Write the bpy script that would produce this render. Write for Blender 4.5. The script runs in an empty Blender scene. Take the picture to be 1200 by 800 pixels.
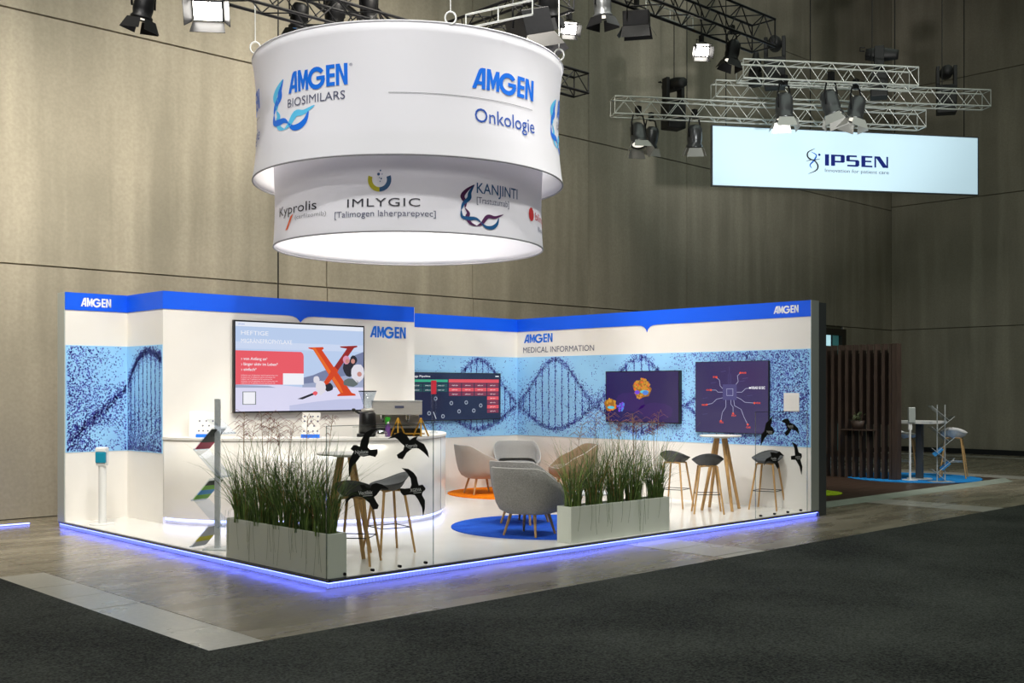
import bpy, math, random
from mathutils import Vector, Matrix
random.seed(7)
S = bpy.context.scene
R = math.radians

# ------------------------------------------------------------------ camera
CX, CY, CZ = -5.739, -8.4155, 1.8224
YAW = 0.7632
cd = bpy.data.cameras.new('camera'); cam = bpy.data.objects.new('camera', cd)
S.collection.objects.link(cam); S.camera = cam
cam.location = (CX, CY, CZ); cam.rotation_euler = (R(90), 0, -YAW)
cd.sensor_width = 36; cd.lens = 1293.77/1200*36
cd.shift_y = 55.98/1200; cd.clip_end = 200

# ------------------------------------------------------------------ world, exposure, lights
w = bpy.data.worlds.new('world'); S.world = w; w.use_nodes = True
w.node_tree.nodes['Background'].inputs[0].default_value = (0.80, 0.90, 0.78, 1)
w.node_tree.nodes['Background'].inputs[1].default_value = 0.12
S.view_settings.view_transform = 'Standard'; S.view_settings.look = 'None'
S.view_settings.exposure = 0.0; S.view_settings.gamma = 1.0

def aim(o, tgt):
    d = Vector(tgt) - Vector(o.location); o.rotation_euler = d.to_track_quat('-Z', 'Y').to_euler()
def spot(loc, tgt, power, size=45, blend=0.6, rad=0.25, col=(1, 0.985, 0.955)):
    l = bpy.data.lights.new('spot_light', 'SPOT'); l.energy = power; l.spot_size = R(size)
    l.spot_blend = blend; l.shadow_soft_size = rad; l.color = col
    o = bpy.data.objects.new('spot_light', l); S.collection.objects.link(o); o.location = loc; aim(o, tgt); return o
def area(loc, tgt, power, sx, sy, col=(1, 0.98, 0.95)):
    l = bpy.data.lights.new('area_fill', 'AREA'); l.shape = 'RECTANGLE'; l.size = sx; l.size_y = sy
    l.energy = power; l.color = col
    o = bpy.data.objects.new('area_fill', l); S.collection.objects.link(o); o.location = loc; aim(o, tgt); return o
# steep truss spots over the front edge of the stand
spot((-0.8, -1.6, 9.6), (3.0, 3.0, 2.4), 1320, 58, 0.7, 0.22)
spot((5.2, -3.0, 9.8), (5.2, 3.2, 1.4), 1450, 56, 0.7, 0.22)
spot((1.2, -0.6, 10.2), (8.2, 3.6, 1.4), 1600, 52, 0.7, 0.25)
spot((-3.6, -0.4, 9.2), (1.2, 5.4, 1.4), 820, 50, 0.8, 0.25)
spot((7.2, 1.0, 9.0), (6.4, 4.6, 0.4), 350, 60, 0.8, 0.25)
# added soft fill from the aisle side, brightens planters, grass and drum
area((-5.5, -6.5, 8.5), (2.0, 1.5, 2.2), 350, 4.0, 3.0)
spot((12.5, -3.0, 8.5), (15.0, 2.0, 0.6), 1700, 40, 0.8, 0.3)  # added spot that brightens the neighbouring stand
# added weak greenish overhead fill for the whole hall
area((6, -3, 14.0), (6, -3, 0), 950, 26, 14, (0.88, 1.0, 0.86))
# wall wash on the hall's back wall, left side
spot((-2.6, 2.4, 8.2), (-1.8, 7.58, 2.6), 3000, 96, 1.0, 1.2, (1, 0.94, 0.82))
spot((3.6, 0.5, 9.6), (5.2, 7.58, 2.4), 4200, 100, 1.0, 1.0, (1, 0.93, 0.80))
# added spot with no fixture, brightens the silver trusses
spot((6.5, -3.5, 4.0), (13.0, 2.6, 7.2), 2400, 40, 0.8, 0.2, (1, 1, 0.95))
# added fill inside the ring sign, brightens its inner wall
l = bpy.data.lights.new('ring_fill', 'POINT'); l.energy = 32; l.shadow_soft_size = 0.6; l.color = (0.96, 0.94, 1)
o = bpy.data.objects.new('ring_fill', l); S.collection.objects.link(o); o.location = (3.0, 2.6, 4.3)

# ------------------------------------------------------------------ materials
M = {}
def srgb(c):
    f = lambda v: ((v/255)/12.92 if v/255 <= 0.04045 else (((v/255)+0.055)/1.055)**2.4)
    return (f(c[0]), f(c[1]), f(c[2]), 1)
def mat(n, c, rough=0.5, metal=0.0, noise=0.0, nscale=20.0, bump=0.0, emit=0.0, ecol=None, trans=0.0, alpha=1.0, sheen=0.0, stretch=None, spec=0.5):
    m = bpy.data.materials.new(n); m.use_nodes = True; nt = m.node_tree; b = nt.nodes['Principled BSDF']
    col = srgb(c); b.inputs['Base Color'].default_value = col
    b.inputs['Roughness'].default_value = rough; b.inputs['Metallic'].default_value = metal
    b.inputs['Specular IOR Level'].default_value = spec
    if trans: b.inputs['Transmission Weight'].default_value = trans
    if sheen: b.inputs['Sheen Weight'].default_value = sheen
    if emit:
        b.inputs['Emission Color'].default_value = srgb(ecol or c); b.inputs['Emission Strength'].default_value = emit
    if noise or bump:
        tc = nt.nodes.new('ShaderNodeNewGeometry'); mp = nt.nodes.new('ShaderNodeMapping')
        mp.inputs['Scale'].default_value = stretch or (1, 1, 1)
        nz = nt.nodes.new('ShaderNodeTexNoise'); nz.inputs['Scale'].default_value = nscale; nz.inputs['Detail'].default_value = 4
        nt.links.new(tc.outputs['Position'], mp.inputs[0]); nt.links.new(mp.outputs[0], nz.inputs['Vector'])
        if noise:
            mx = nt.nodes.new('ShaderNodeMix'); mx.data_type = 'RGBA'
            mx.inputs[6].default_value = tuple(v*(1-noise) for v in col[:3])+(1,)
            mx.inputs[7].default_value = tuple(min(1, v*(1+noise)) for v in col[:3])+(1,)
            mr = nt.nodes.new('ShaderNodeMapRange'); mr.inputs[1].default_value = 0.3; mr.inputs[2].default_value = 0.7
            nt.links.new(nz.outputs[0], mr.inputs[0]); nt.links.new(mr.outputs[0], mx.inputs[0]); nt.links.new(mx.outputs[2], b.inputs['Base Color'])
        if bump:
            bp = nt.nodes.new('ShaderNodeBump'); bp.inputs['Strength'].default_value = bump; bp.inputs['Distance'].default_value = 0.01
            nt.links.new(nz.outputs[0], bp.inputs['Height']); nt.links.new(bp.outputs[0], b.inputs['Normal'])
    M[n] = m; return m

def concrete(n, c1, c2, c3, rough, streak, blotch, bump=0.15, rvar=0.0, metalish=0.5):
    """three noises over world position: large blotches, stretched streaks and fine grain"""
    m = bpy.data.materials.new(n); m.use_nodes = True; nt = m.node_tree; b = nt.nodes['Principled BSDF']; L = nt.links.new
    g = nt.nodes.new('ShaderNodeNewGeometry')
    def nz(sc, scale, det=5):
        mp = nt.nodes.new('ShaderNodeMapping'); mp.inputs['Scale'].default_value = sc
        t = nt.nodes.new('ShaderNodeTexNoise'); t.inputs['Scale'].default_value = scale; t.inputs['Detail'].default_value = det
        L(g.outputs['Position'], mp.inputs[0]); L(mp.outputs[0], t.inputs['Vector']); return t.outputs[0]
    def mr(s, a, bb, lo=0, hi=1):
        r = nt.nodes.new('ShaderNodeMapRange'); r.inputs[1].default_value = a; r.inputs[2].default_value = bb
        r.inputs[3].default_value = lo; r.inputs[4].default_value = hi; L(s, r.inputs[0]); return r.outputs[0]
    def mix(f, a, bb):
        x = nt.nodes.new('ShaderNodeMix'); x.data_type = 'RGBA'; L(f, x.inputs[0])
        for k, v in ((6, a), (7, bb)):
            if isinstance(v, tuple): x.inputs[k].default_value = v
            else: L(v, x.inputs[k])
        return x.outputs[2]
    A = nz((1, 1, 1), blotch, 6); Bn = nz(streak, 1.0, 6); F = nz((1, 1, 1), 22.0, 8)
    col = mix(mr(A, .3, .7), srgb(c1), srgb(c2))
    col = mix(mr(Bn, .42, .72, 0, 0.75), col, srgb(c3))
    col2 = mix(mr(F, .35, .65, 0, 0.22), col, srgb(tuple(int(v*0.72) for v in c1)))
    L(col2, b.inputs['Base Color'])
    b.inputs['Roughness'].default_value = rough
    if rvar: L(mr(Bn, .3, .7, rough-rvar, rough+rvar), b.inputs['Roughness'])
    bp = nt.nodes.new('ShaderNodeBump'); bp.inputs['Strength'].default_value = bump; bp.inputs['Distance'].default_value = 0.01
    L(F, bp.inputs['Height']); L(bp.outputs[0], b.inputs['Normal'])
    M[n] = m
concrete('concrete_wall', (162, 154, 138), (140, 134, 119), (182, 173, 155), 0.85, (2.6, 2.6, 0.22), 0.55)
concrete('concrete_wall_dark', (112, 110, 92), (98, 98, 80), (122, 120, 100), 0.85, (1.6, 1.6, 0.2), 0.5)
concrete('concrete_floor', (146, 137, 119), (112, 104, 88), (170, 160, 140), 0.27, (0.7, 3.0, 1), 1.1, 0.05, 0.10)
concrete('stone_tile', (188, 184, 174), (176, 172, 164), (198, 194, 186), 0.3, (1.5, 1.5, 1), 1.5, 0.03, 0.05)
concrete('dark_wood_floor', (70, 52, 42), (58, 43, 35), (84, 64, 52), 0.4, (0.6, 7, 1), 1.2, 0.03, 0.05)
def carpetm(n, a, b_, sc, c):
    m = mat(n, a, 0.95, 0, 0, bump=0.9, nscale=sc, spec=0.15); nt = m.node_tree; b = nt.nodes['Principled BSDF']; L = nt.links.new
    g = nt.nodes.new('ShaderNodeNewGeometry'); t = nt.nodes.new('ShaderNodeTexNoise'); t.inputs['Scale'].default_value = sc; t.inputs['Detail'].default_value = 3
    t2 = nt.nodes.new('ShaderNodeTexNoise'); t2.inputs['Scale'].default_value = c; t2.inputs['Detail'].default_value = 3
    L(g.outputs['Position'], t.inputs['Vector']); L(g.outputs['Position'], t2.inputs['Vector'])
    ad = nt.nodes.new('ShaderNodeMath'); ad.operation = 'MULTIPLY_ADD'; ad.inputs[1].default_value = 0.45
    L(t2.outputs[0], ad.inputs[0]); 
    m2 = nt.nodes.new('ShaderNodeMath'); m2.operation = 'MULTIPLY'; m2.inputs[1].default_value = 0.75; L(t.outputs[0], m2.inputs[0]); L(m2.outputs[0], ad.inputs[2])
    cr = nt.nodes.new('ShaderNodeValToRGB'); cr.color_ramp.elements[0].position = 0.42; cr.color_ramp.elements[1].position = 0.78
    cr.color_ramp.elements[0].color = srgb(a); cr.color_ramp.elements[1].color = srgb(b_)
    L(ad.outputs[0], cr.inputs[0]); L(cr.outputs[0], b.inputs['Base Color'])
carpetm('carpet_dark', (13, 15, 16), (84, 87, 82), 60, 0.6)
carpetm('carpet_blue', (16, 56, 170), (50, 110, 225), 110, 4)
carpetm('carpet_orange', (225, 100, 0), (255, 150, 10), 110, 4)
carpetm('carpet_green', (130, 165, 20), (190, 215, 50), 110, 4)
carpetm('carpet_sky', (20, 110, 190), (50, 160, 230), 110, 4)
mat('floor_joint', (58, 54, 48), 0.9)
mat('white_floor', (232, 229, 224), 0.16, noise=0.02, nscale=3)
mat('white_panel', (232, 228, 222), 0.5, noise=0.015, nscale=2)
mat('header_blue', (8, 92, 240), 0.45)
mat('print_blue', (150, 206, 252), 0.5, noise=0.10, nscale=1.1)
mat('dot_indigo', (52, 52, 170), 0.5, noise=0.35, nscale=9)
mat('dot_violet', (104, 104, 205), 0.5)
mat('ink_white', (240, 240, 240), 0.5); mat('ink_grey', (80, 84, 110), 0.5)
mat('logo_blue', (10, 110, 225), 0.5); mat('logo_cyan', (90, 195, 240), 0.5); mat('logo_navy', (20, 40, 140), 0.5)
mat('ink_black', (40, 40, 50), 0.5); mat('ink_plum', (75, 25, 75), 0.5); mat('ink_orange', (235, 95, 30), 0.5)
mat('ink_red', (190, 30, 30), 0.5); mat('ink_olive', (190, 180, 20), 0.5); mat('ink_petrol', (10, 80, 130), 0.5); mat('ink_pale', (150, 150, 155), 0.5)
mat('onk_blue', (15, 75, 170), 0.5)
mat('aluminium', (200, 204, 204), 0.4, 0.35, noise=0.06, nscale=30)
mat('edge_metal', (120, 125, 135), 0.35, 0.8, noise=0.05, nscale=30)
mat('endcap_grey', (178, 184, 180), 0.4, 0.2); mat('endcap_dark', (80, 84, 88), 0.45, 0.2)
mat('led_blue', (150, 170, 255), 0.5, emit=7.0, ecol=(112, 126, 255))
mat('led_white', (210, 225, 255), 0.5, emit=3.2, ecol=(150, 165, 255))
mat('skirt', (140, 150, 220), 0.3, emit=0.9, ecol=(125, 140, 255))
mat('black_plastic', (20, 20, 22), 0.35, noise=0.1); mat('black_matte', (14, 14, 15), 0.6, noise=0.1, nscale=8)
mat('black_metal', (24, 24, 26), 0.45, 0.6, noise=0.2, nscale=15)
mat('silver', (215, 217, 212), 0.3, 0.5, noise=0.08, nscale=14)
mat('stainless', (212, 208, 202), 0.35, 0.35, noise=0.05, nscale=8, stretch=(1, 1, 20))
mat('chrome', (225, 225, 225), 0.1, 1.0)
mat('oak', (186, 146, 92), 0.5, noise=0.22, nscale=14, stretch=(6, 6, 0.6))
mat('oak_dark', (120, 84, 52), 0.5, noise=0.22, nscale=14, stretch=(6, 6, 0.6))
mat('fabric_grey', (140, 138, 134), 0.95, noise=0.22, nscale=70, bump=0.8, sheen=0.15, spec=0.2)
mat('fabric_taupe', (158, 146, 136), 0.95, noise=0.12, nscale=160, bump=0.5, sheen=0.3, spec=0.2)
mat('fabric_brown', (142, 120, 96), 0.95, noise=0.12, nscale=160, bump=0.5, sheen=0.3, spec=0.2)
mat('fabric_light', (160, 158, 156), 0.95, noise=0.12, nscale=160, bump=0.5, sheen=0.3, spec=0.2)
mat('piping', (205, 202, 198), 0.8)
mat('stool_grey', (80, 81, 82), 0.75, noise=0.1, nscale=90, bump=0.2)
mat('stool_white', (225, 225, 225), 0.5)
mat('planter', (222, 227, 214), 0.22, 0.0, noise=0.015, nscale=2)
mat('soil', (62, 46, 30), 0.95, noise=0.4, nscale=40, bump=0.8)
mat('grass', (78, 104, 48), 0.55, noise=0.5, nscale=12); mat('grass_light', (122, 146, 74), 0.55, noise=0.4, nscale=12)
mat('plume', (150, 100, 92), 0.8, noise=0.3, nscale=30); mat('dry_stem', (150, 120, 70), 0.8, noise=0.3, nscale=30)
mat('screen_dark', (16, 16, 24), 0.2)
mat('teal_plastic', (20, 135, 165), 0.4); mat('white_plastic', (228, 228, 226), 0.35)
mat('green_plastic', (60, 180, 50), 0.4); mat('purple_liquid', (110, 70, 140), 0.3)
mat('gold', (200, 150, 50), 0.35, 0.5); mat('red_print', (200, 40, 60), 0.5); mat('leaflet_green', (110, 180, 40), 0.5)
mat('leaflet_blue', (60, 150, 215), 0.5); mat('leaflet_dark', (50, 60, 56), 0.5); mat('leaflet_grey', (175, 178, 185), 0.5); mat('leaflet_pink', (200, 50, 90), 0.5)
mat('slat_brown', (66, 52, 44), 0.6, noise=0.25, nscale=5, stretch=(4, 4, 0.5))
mat('kerb', (150, 158, 146), 0.5, noise=0.1, nscale=4)
mat('wall_shell', (90, 88, 76), 0.9, noise=0.1, nscale=1); mat('ceiling_grey', (52, 52, 48), 0.9)
mat('door_frame', (48, 42, 36), 0.6)
mat('lamp_grey', (86, 88, 90), 0.3, 0.6)
mat('lamp_lens', (255, 250, 240), 0.3, emit=40.0); mat('lens_dim', (240, 235, 220), 0.2, emit=1.2); mat('lens_blue', (90, 150, 200), 0.2)
mat('barn_silver', (175, 175, 172), 0.35, 0.4)
mat('sign_light', (196, 224, 238), 0.6, emit=0.62)
mat('door_light', (190, 235, 245), 0.4, emit=0.8); mat('door_teal', (70, 130, 130), 0.4, emit=0.25)
mat('fig_leaf', (80, 90, 60), 0.7)
# fabric of the ring sign lets some light through
m = bpy.data.materials.new('ring_fabric'); m.use_nodes = True; nt = m.node_tree
b = nt.nodes['Principled BSDF']; b.inputs['Base Color'].default_value = srgb((240, 239, 243)); b.inputs['Roughness'].default_value = 0.7
tr = nt.nodes.new('ShaderNodeBsdfTranslucent'); tr.inputs[0].default_value = srgb((236, 235, 242)); ms = nt.nodes.new('ShaderNodeMixShader'); ms.inputs[0].default_value = 0.28
nt.links.new(b.outputs[0], ms.inputs[1]); nt.links.new(tr.outputs[0], ms.inputs[2]); nt.links.new(ms.outputs[0], nt.nodes['Material Output'].inputs[0]); M['ring_fabric'] = m
# glass: thin panes
def glassm(n, tint, mixf, rough=0.0):
    m = bpy.data.materials.new(n); m.use_nodes = True; nt = m.node_tree; nt.nodes.remove(nt.nodes['Principled BSDF'])
    t = nt.nodes.new('ShaderNodeBsdfTransparent'); t.inputs[0].default_value = srgb(tint)
    g = nt.nodes.new('ShaderNodeBsdfGlossy'); g.inputs['Roughness'].default_value = rough
    ms = nt.nodes.new('ShaderNodeMixShader'); ms.inputs[0].default_value = mixf
    nt.links.new(t.outputs[0], ms.inputs[1]); nt.links.new(g.outputs[0], ms.inputs[2]); nt.links.new(ms.outputs[0], nt.nodes['Material Output'].inputs[0]); M[n] = m
glassm('glass', (254, 255, 255), 0.025); glassm('glass_edge', (200, 215, 215), 0.35, 0.1); glassm('acrylic', (240, 244, 248), 0.07, 0.05)
def emis(n, c, s=1.0):
    m = bpy.data.materials.new(n); m.use_nodes = True; nt = m.node_tree; b = nt.nodes['Principled BSDF']
    b.inputs['Base Color'].default_value = (0.01, 0.01, 0.01, 1); b.inputs['Roughness'].default_value = 0.15
    b.inputs['Emission Color'].default_value = srgb(c); b.inputs['Emission Strength'].default_value = s; M[n] = m
for n, c in dict(s_sky=(188, 208, 240), s_sky2=(205, 218, 244), s_top=(232, 238, 250), s_snow=(222, 220, 246), s_snow2=(196, 200, 232), s_hill=(120, 130, 165), s_hill2=(160, 170, 200),
                 s_red=(236, 92, 104), s_white=(245, 245, 252), s_x1=(214, 70, 34), s_x2=(232, 108, 40), s_x3=(150, 40, 40), s_dark=(40, 40, 52), s_skin=(200, 140, 130), s_coat=(225, 222, 232),
                 s_olive=(100, 110, 110), s_pink=(220, 150, 180), s_navy=(30, 38, 66), s_green=(60, 170, 135), s_coral=(225, 80, 90), s_maroon=(130, 50, 75), s_teal=(34, 80, 84), s_bubble=(150, 160, 175),
                 s_purple=(38, 20, 84), s_purple2=(52, 22, 94), s_gold=(206, 148, 46), s_gold2=(160, 106, 30), s_cyan=(90, 200, 220), s_violet=(120, 70, 220), s_plum=(46, 36, 88), s_plum2=(70, 66, 120), s_line=(170, 172, 205),
                 s_orange=(240, 80, 50), s_blue=(80, 130, 220)).items(): emis(n, c, 0.95)
emis('s_black', (12, 12, 18), 0.3)

# ------------------------------------------------------------------ builders
class MB:
    def __init__(s): s.v = []; s.f = []; s.m = []; s.sm = []; s.mats = []
    def mi(s, m):
        if m not in s.mats: s.mats.append(m)
        return s.mats.index(m)
    def add(s, vs, fs, m=None, smooth=False):
        o = len(s.v); s.v += [tuple(v) for v in vs]; k = s.mi(m)
        for f in fs: s.f.append(tuple(o+i for i in f)); s.m.append(k); s.sm.append(smooth)
        return s
    def box(s, x0, x1, y0, y1, z0, z1, m=None):
        return s.add([(x0,y0,z0),(x1,y0,z0),(x1,y1,z0),(x0,y1,z0),(x0,y0,z1),(x1,y0,z1),(x1,y1,z1),(x0,y1,z1)],
                     [(3,2,1,0),(4,5,6,7),(0,1,5,4),(1,2,6,5),(2,3,7,6),(3,0,4,7)], m)
    def obox(s, c, ax, ay, az, m=None):     # oriented box: centre and half-axis vectors
        c, ax, ay, az = map(Vector, (c, ax, ay, az)); vs = []
        for k in (-1, 1):
            for i, j in ((-1,-1),(1,-1),(1,1),(-1,1)): vs.append(c+ax*i+ay*j+az*k)
        return s.add(vs, [(3,2,1,0),(4,5,6,7),(0,1,5,4),(1,2,6,5),(2,3,7,6),(3,0,4,7)], m)
    def cyl(s, a, b, r0, r1=None, n=10, m=None, smooth=True):
        a, b = Vector(a), Vector(b); r1 = r0 if r1 is None else r1; d = (b-a).normalized()
        u = d.orthogonal().normalized(); w_ = d.cross(u); vs = []
        for p, r in ((a, r0), (b, r1)):
            for i in range(n): t = 2*math.pi*i/n; vs.append(p+u*(r*math.cos(t))+w_*(r*math.sin(t)))
        s.add(vs, [(i, (i+1) % n, n+(i+1) % n, n+i) for i in range(n)], m, smooth)
        s.add(vs[:n], [tuple(range(n))[::-1]], m); s.add(vs[n:], [tuple(range(n))], m); return s
    def tube(s, pts, r, n=6, m=None, closed=False):
        pts = [Vector(p) for p in pts]; N = len(pts); vs = []; up0 = None
        for i, p in enumerate(pts):
            if closed: d = pts[(i+1) % N]-pts[i-1]
            else: d = pts[min(i+1, N-1)]-pts[max(i-1, 0)]
            d.normalize()
            if up0 is None: up0 = d.orthogonal().normalized()
            u = (up0-d*up0.dot(d)).normalized(); up0 = u; w_ = d.cross(u); rr = r[i] if isinstance(r, (list, tuple)) else r
            for k in range(n): t = 2*math.pi*k/n; vs.append(p+u*(rr*math.cos(t))+w_*(rr*math.sin(t)))
        fs = []
        for i in range(N if closed else N-1):
            j = (i+1) % N
            for k in range(n): fs.append((i*n+k, i*n+(k+1) % n, j*n+(k+1) % n, j*n+k))
        if not closed: fs += [tuple(range(n))[::-1], tuple((N-1)*n+k for k in range(n))]
        return s.add(vs, fs, m, True)
    def lathe(s, prof, c=(0,0,0), n=24, m=None, smooth=True, rx=1, ry=1):
        vs = []
        for r, z in prof:
            for i in range(n): t = 2*math.pi*i/n; vs.append((c[0]+r*rx*math.cos(t), c[1]+r*ry*math.sin(t), c[2]+z))
        fs = []
        for j in range(len(prof)-1):
            for i in range(n): fs.append((j*n+i, j*n+(i+1) % n, (j+1)*n+(i+1) % n, (j+1)*n+i))
        return s.add(vs, fs, m, smooth)
    def disc(s, c, r, th, n=32, m=None, ry=None):
        ry = ry or r
        a = [(c[0]+r*math.cos(2*math.pi*i/n), c[1]+ry*math.sin(2*math.pi*i/n), c[2]) for i in range(n)]
        b = [(x, y, z+th) for x, y, z in a]
        s.add(a+b, [tuple(range(n))[::-1], tuple(range(n, 2*n))]+[(i, (i+1) % n, n+(i+1) % n, n+i) for i in range(n)], m); return s
    def prism(s, pts, off, m=None):         # polygon of 3D points, extruded by vector off
        n = len(pts); a = [Vector(p) for p in pts]; b = [p+Vector(off) for p in a]
        return s.add(a+b, [tuple(range(n))[::-1], tuple(range(n, 2*n))]+[(i, (i+1) % n, n+(i+1) % n, n+i) for i in range(n)], m)
    def poly(s, pts, m=None): return s.add(pts, [tuple(range(len(pts)))], m)
    def build(s, name, m=None, parent=None, loc=None, world=False, bevel=0.0):
        me = bpy.data.meshes.new(name); off = Vector((0, 0, 0))
        if world and parent is not None: off = Vector(parent.location)
        if world and parent is None and loc is not None: off = Vector(loc)
        me.from_pydata([tuple(Vector(v)-off) for v in s.v], [], s.f)
        for k in s.mats: me.materials.append(M[k if k else m])
        for p, mi_, sm in zip(me.polygons, s.m, s.sm): p.material_index = mi_; p.use_smooth = sm
        o = bpy.data.objects.new(name, me); S.collection.objects.link(o)
        if parent is not None: o.parent = parent
        if loc is not None: o.location = loc
        if bevel:
            bv = o.modifiers.new('Bevel', 'BEVEL'); bv.width = bevel; bv.segments = 2; bv.limit_method = 'ANGLE'
        return o
def tag(o, label=None, cat=None, group=None, kind=None):
    if label: o['label'] = label
    if cat: o['category'] = cat
    if group: o['group'] = group
    if kind: o['kind'] = kind
    return o
def thing(name, loc, label, cat, rz=0, group=None, kind=None):
    o = bpy.data.objects.new(name, None); S.collection.objects.link(o); o.location = loc; o.rotation_euler = (0, 0, rz)
    o.empty_display_size = 0.1
    return tag(o, label, cat, group, kind)
def dup(root, loc, rz, label):
    kids = {}
    for o in bpy.data.objects:
        if o.parent: kids.setdefault(o.parent.name, []).append(o)
    def rec(o, par):
        c = o.copy(); S.collection.objects.link(c); c.parent = par
        for k in kids.get(o.name, []): rec(k, c)
        return c
    r = rec(root, None); r.location = loc; r.rotation_euler = (0, 0, rz); r['label'] = label; return r

# ---- flat lettering: glyph outlines from Blender's own font, turned into mesh
_tc = {}
def text2d(t, bold=0.0, spacing=1.0):
    k = (t, bold, spacing)
    if k in _tc: return _tc[k]
    c = bpy.data.curves.new('lettering', 'FONT'); c.body = t; c.size = 1; c.offset = bold; c.space_character = spacing; c.resolution_u = 3
    o = bpy.data.objects.new('lettering', c); S.collection.objects.link(o)
    dg = bpy.context.evaluated_depsgraph_get(); me = bpy.data.meshes.new_from_object(o.evaluated_get(dg))
    vs = [(v.co.x, v.co.y) for v in me.vertices]; fs = [tuple(p.vertices) for p in me.polygons]
    bpy.data.objects.remove(o); bpy.data.curves.remove(c); bpy.data.meshes.remove(me)
    x0 = min(v[0] for v in vs); x1 = max(v[0] for v in vs)
    r = ([(v[0]-x0, v[1]) for v in vs], fs, x1-x0); _tc[k] = r; return r
CAP = 0.73
def put_text(mb, t, mp, x, y, w_, cap, m, bold=0.0, shear=0.0, spacing=1.0):
    """mp(s, t) maps flat coordinates to 3D; text box starts at x, baseline y, width w_, capital height cap"""
    vs, fs, W = text2d(t, bold, spacing); kx = w_/W; ky = cap/CAP
    mb.add([mp(x+vx*kx+vy*ky*shear, y+vy*ky) for vx, vy in vs], fs, m)
def logo_polys():
    """heavy close-set capitals A M G E N in a box 3.7 wide and 1 high"""
    P = []
    def st(x0, y0, x1, y1, wd=0.2): P.append([(x0, y0), (x0+wd, y0), (x1+wd, y1), (x1, y1)])
    # A
    P.append([(0, 0), (0.2, 0), (0.38, 0.5), (0.48, 0.8), (0.48, 1.0), (0.40, 0.97), (0.32, 0.88)])
    P.append([(0.48, 1.0), (0.48, 0.8), (0.48, 0), (0.66, 0), (0.66, 1.0)])
    P.append([(0.2, 0.2), (0.5, 0.2), (0.5, 0.36), (0.26, 0.36)])
    # M
    P.append([(0.73, 0), (0.90, 0), (0.90, 0.55), (1.02, 0.08), (1.11, 0.08), (1.24, 0.52), (1.24, 0), (1.41, 0), (1.41, 0.95), (1.22, 0.95), (1.07, 0.50), (0.93, 1.0), (0.73, 1.0)])
    # G as an open ring
    n = 18; cx, cy, ro, ri = 1.92, 0.47, 0.53, 0.31
    a0, a1 = 35, 352
    for i in range(n):
        u, v = R(a0+(a1-a0)*i/n), R(a0+(a1-a0)*(i+1)/n)
        P.append([(cx+ro*math.cos(u), cy+ro*math.sin(u)), (cx+ro*math.cos(v), cy+ro*math.sin(v)), (cx+ri*math.cos(v), cy+ri*math.sin(v)), (cx+ri*math.cos(u), cy+ri*math.sin(u))])
    P.append([(1.92, 0.38), (2.42, 0.38), (2.42, 0.55), (1.92, 0.55)])
    # E
    P.append([(2.50, 0), (2.70, 0), (2.70, 1.0), (2.50, 1.0)])
    for y in (0, 0.41, 0.82): P.append([(2.70, y), (2.98, y), (2.98, y+0.18), (2.70, y+0.18)])
    # N
    P.append([(3.04, 0), (3.22, 0), (3.22, 0.7), (3.16, 1.0), (3.04, 1.0)])
    P.append([(3.10, 1.0), (3.26, 1.0), (3.62, 0.0), (3.48, 0.0)]); P.append([(3.48, 0), (3.67, 0), (3.67, 1.0), (3.48, 1.0)])
    return P
def put_logo(mb, mp, x, y, w_, h, m):
    for p in logo_polys(): mb.poly([mp(x+a/3.67*w_, y+b*h) for a, b in p], m)
def ribbon(mb, mp, pts, m, wmax):
    """flat ribbon along pts, thick in the middle"""
    n = len(pts); L_ = []; Rr = []
    for i, (x, y) in enumerate(pts):
        a = pts[max(i-1, 0)]; b_ = pts[min(i+1, n-1)]; dx, dy = b_[0]-a[0], b_[1]-a[1]; l_ = math.hypot(dx, dy) or 1
        ww = wmax*(0.12+0.88*abs(math.sin(math.pi*i/(n-1))))/2; L_.append((x-dy/l_*ww, y+dx/l_*ww)); Rr.append((x+dy/l_*ww, y-dx/l_*ww))
    for i in range(n-1): mb.poly([mp(*Rr[i]), mp(*Rr[i+1]), mp(*L_[i+1]), mp(*L_[i])], m)
def curve2(pts, n=10):      # Catmull-Rom through 2D or 3D points
    out = []; q = [pts[0]]+list(pts)+[pts[-1]]
    for i in range(1, len(q)-2):
        for k in range(n):
            t = k/n; o = []
            for d in range(len(pts[0])):
                a, b_, c, e = q[i-1][d], q[i][d], q[i+1][d], q[i+2][d]
                o.append(0.5*((2*b_)+(-a+c)*t+(2*a-5*b_+4*c-e)*t*t+(-a+3*b_-3*c+e)*t**3))
            out.append(tuple(o))
    out.append(tuple(pts[-1])); return out
class Fr:                   # a flat frame on a vertical surface: origin, horizontal direction
    def __init__(s, o, ux): s.o = Vector(o); s.u = Vector(ux); s.n = s.u.cross(Vector((0, 0, 1)))
    def p(s, a, b_, n=0.0): return s.o+s.u*a+Vector((0, 0, b_))+s.n*n
    def at(s, n): return lambda a, b_: s.p(a, b_, n)
P0 = 0.09                   # stand floor above hall floor

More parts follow.
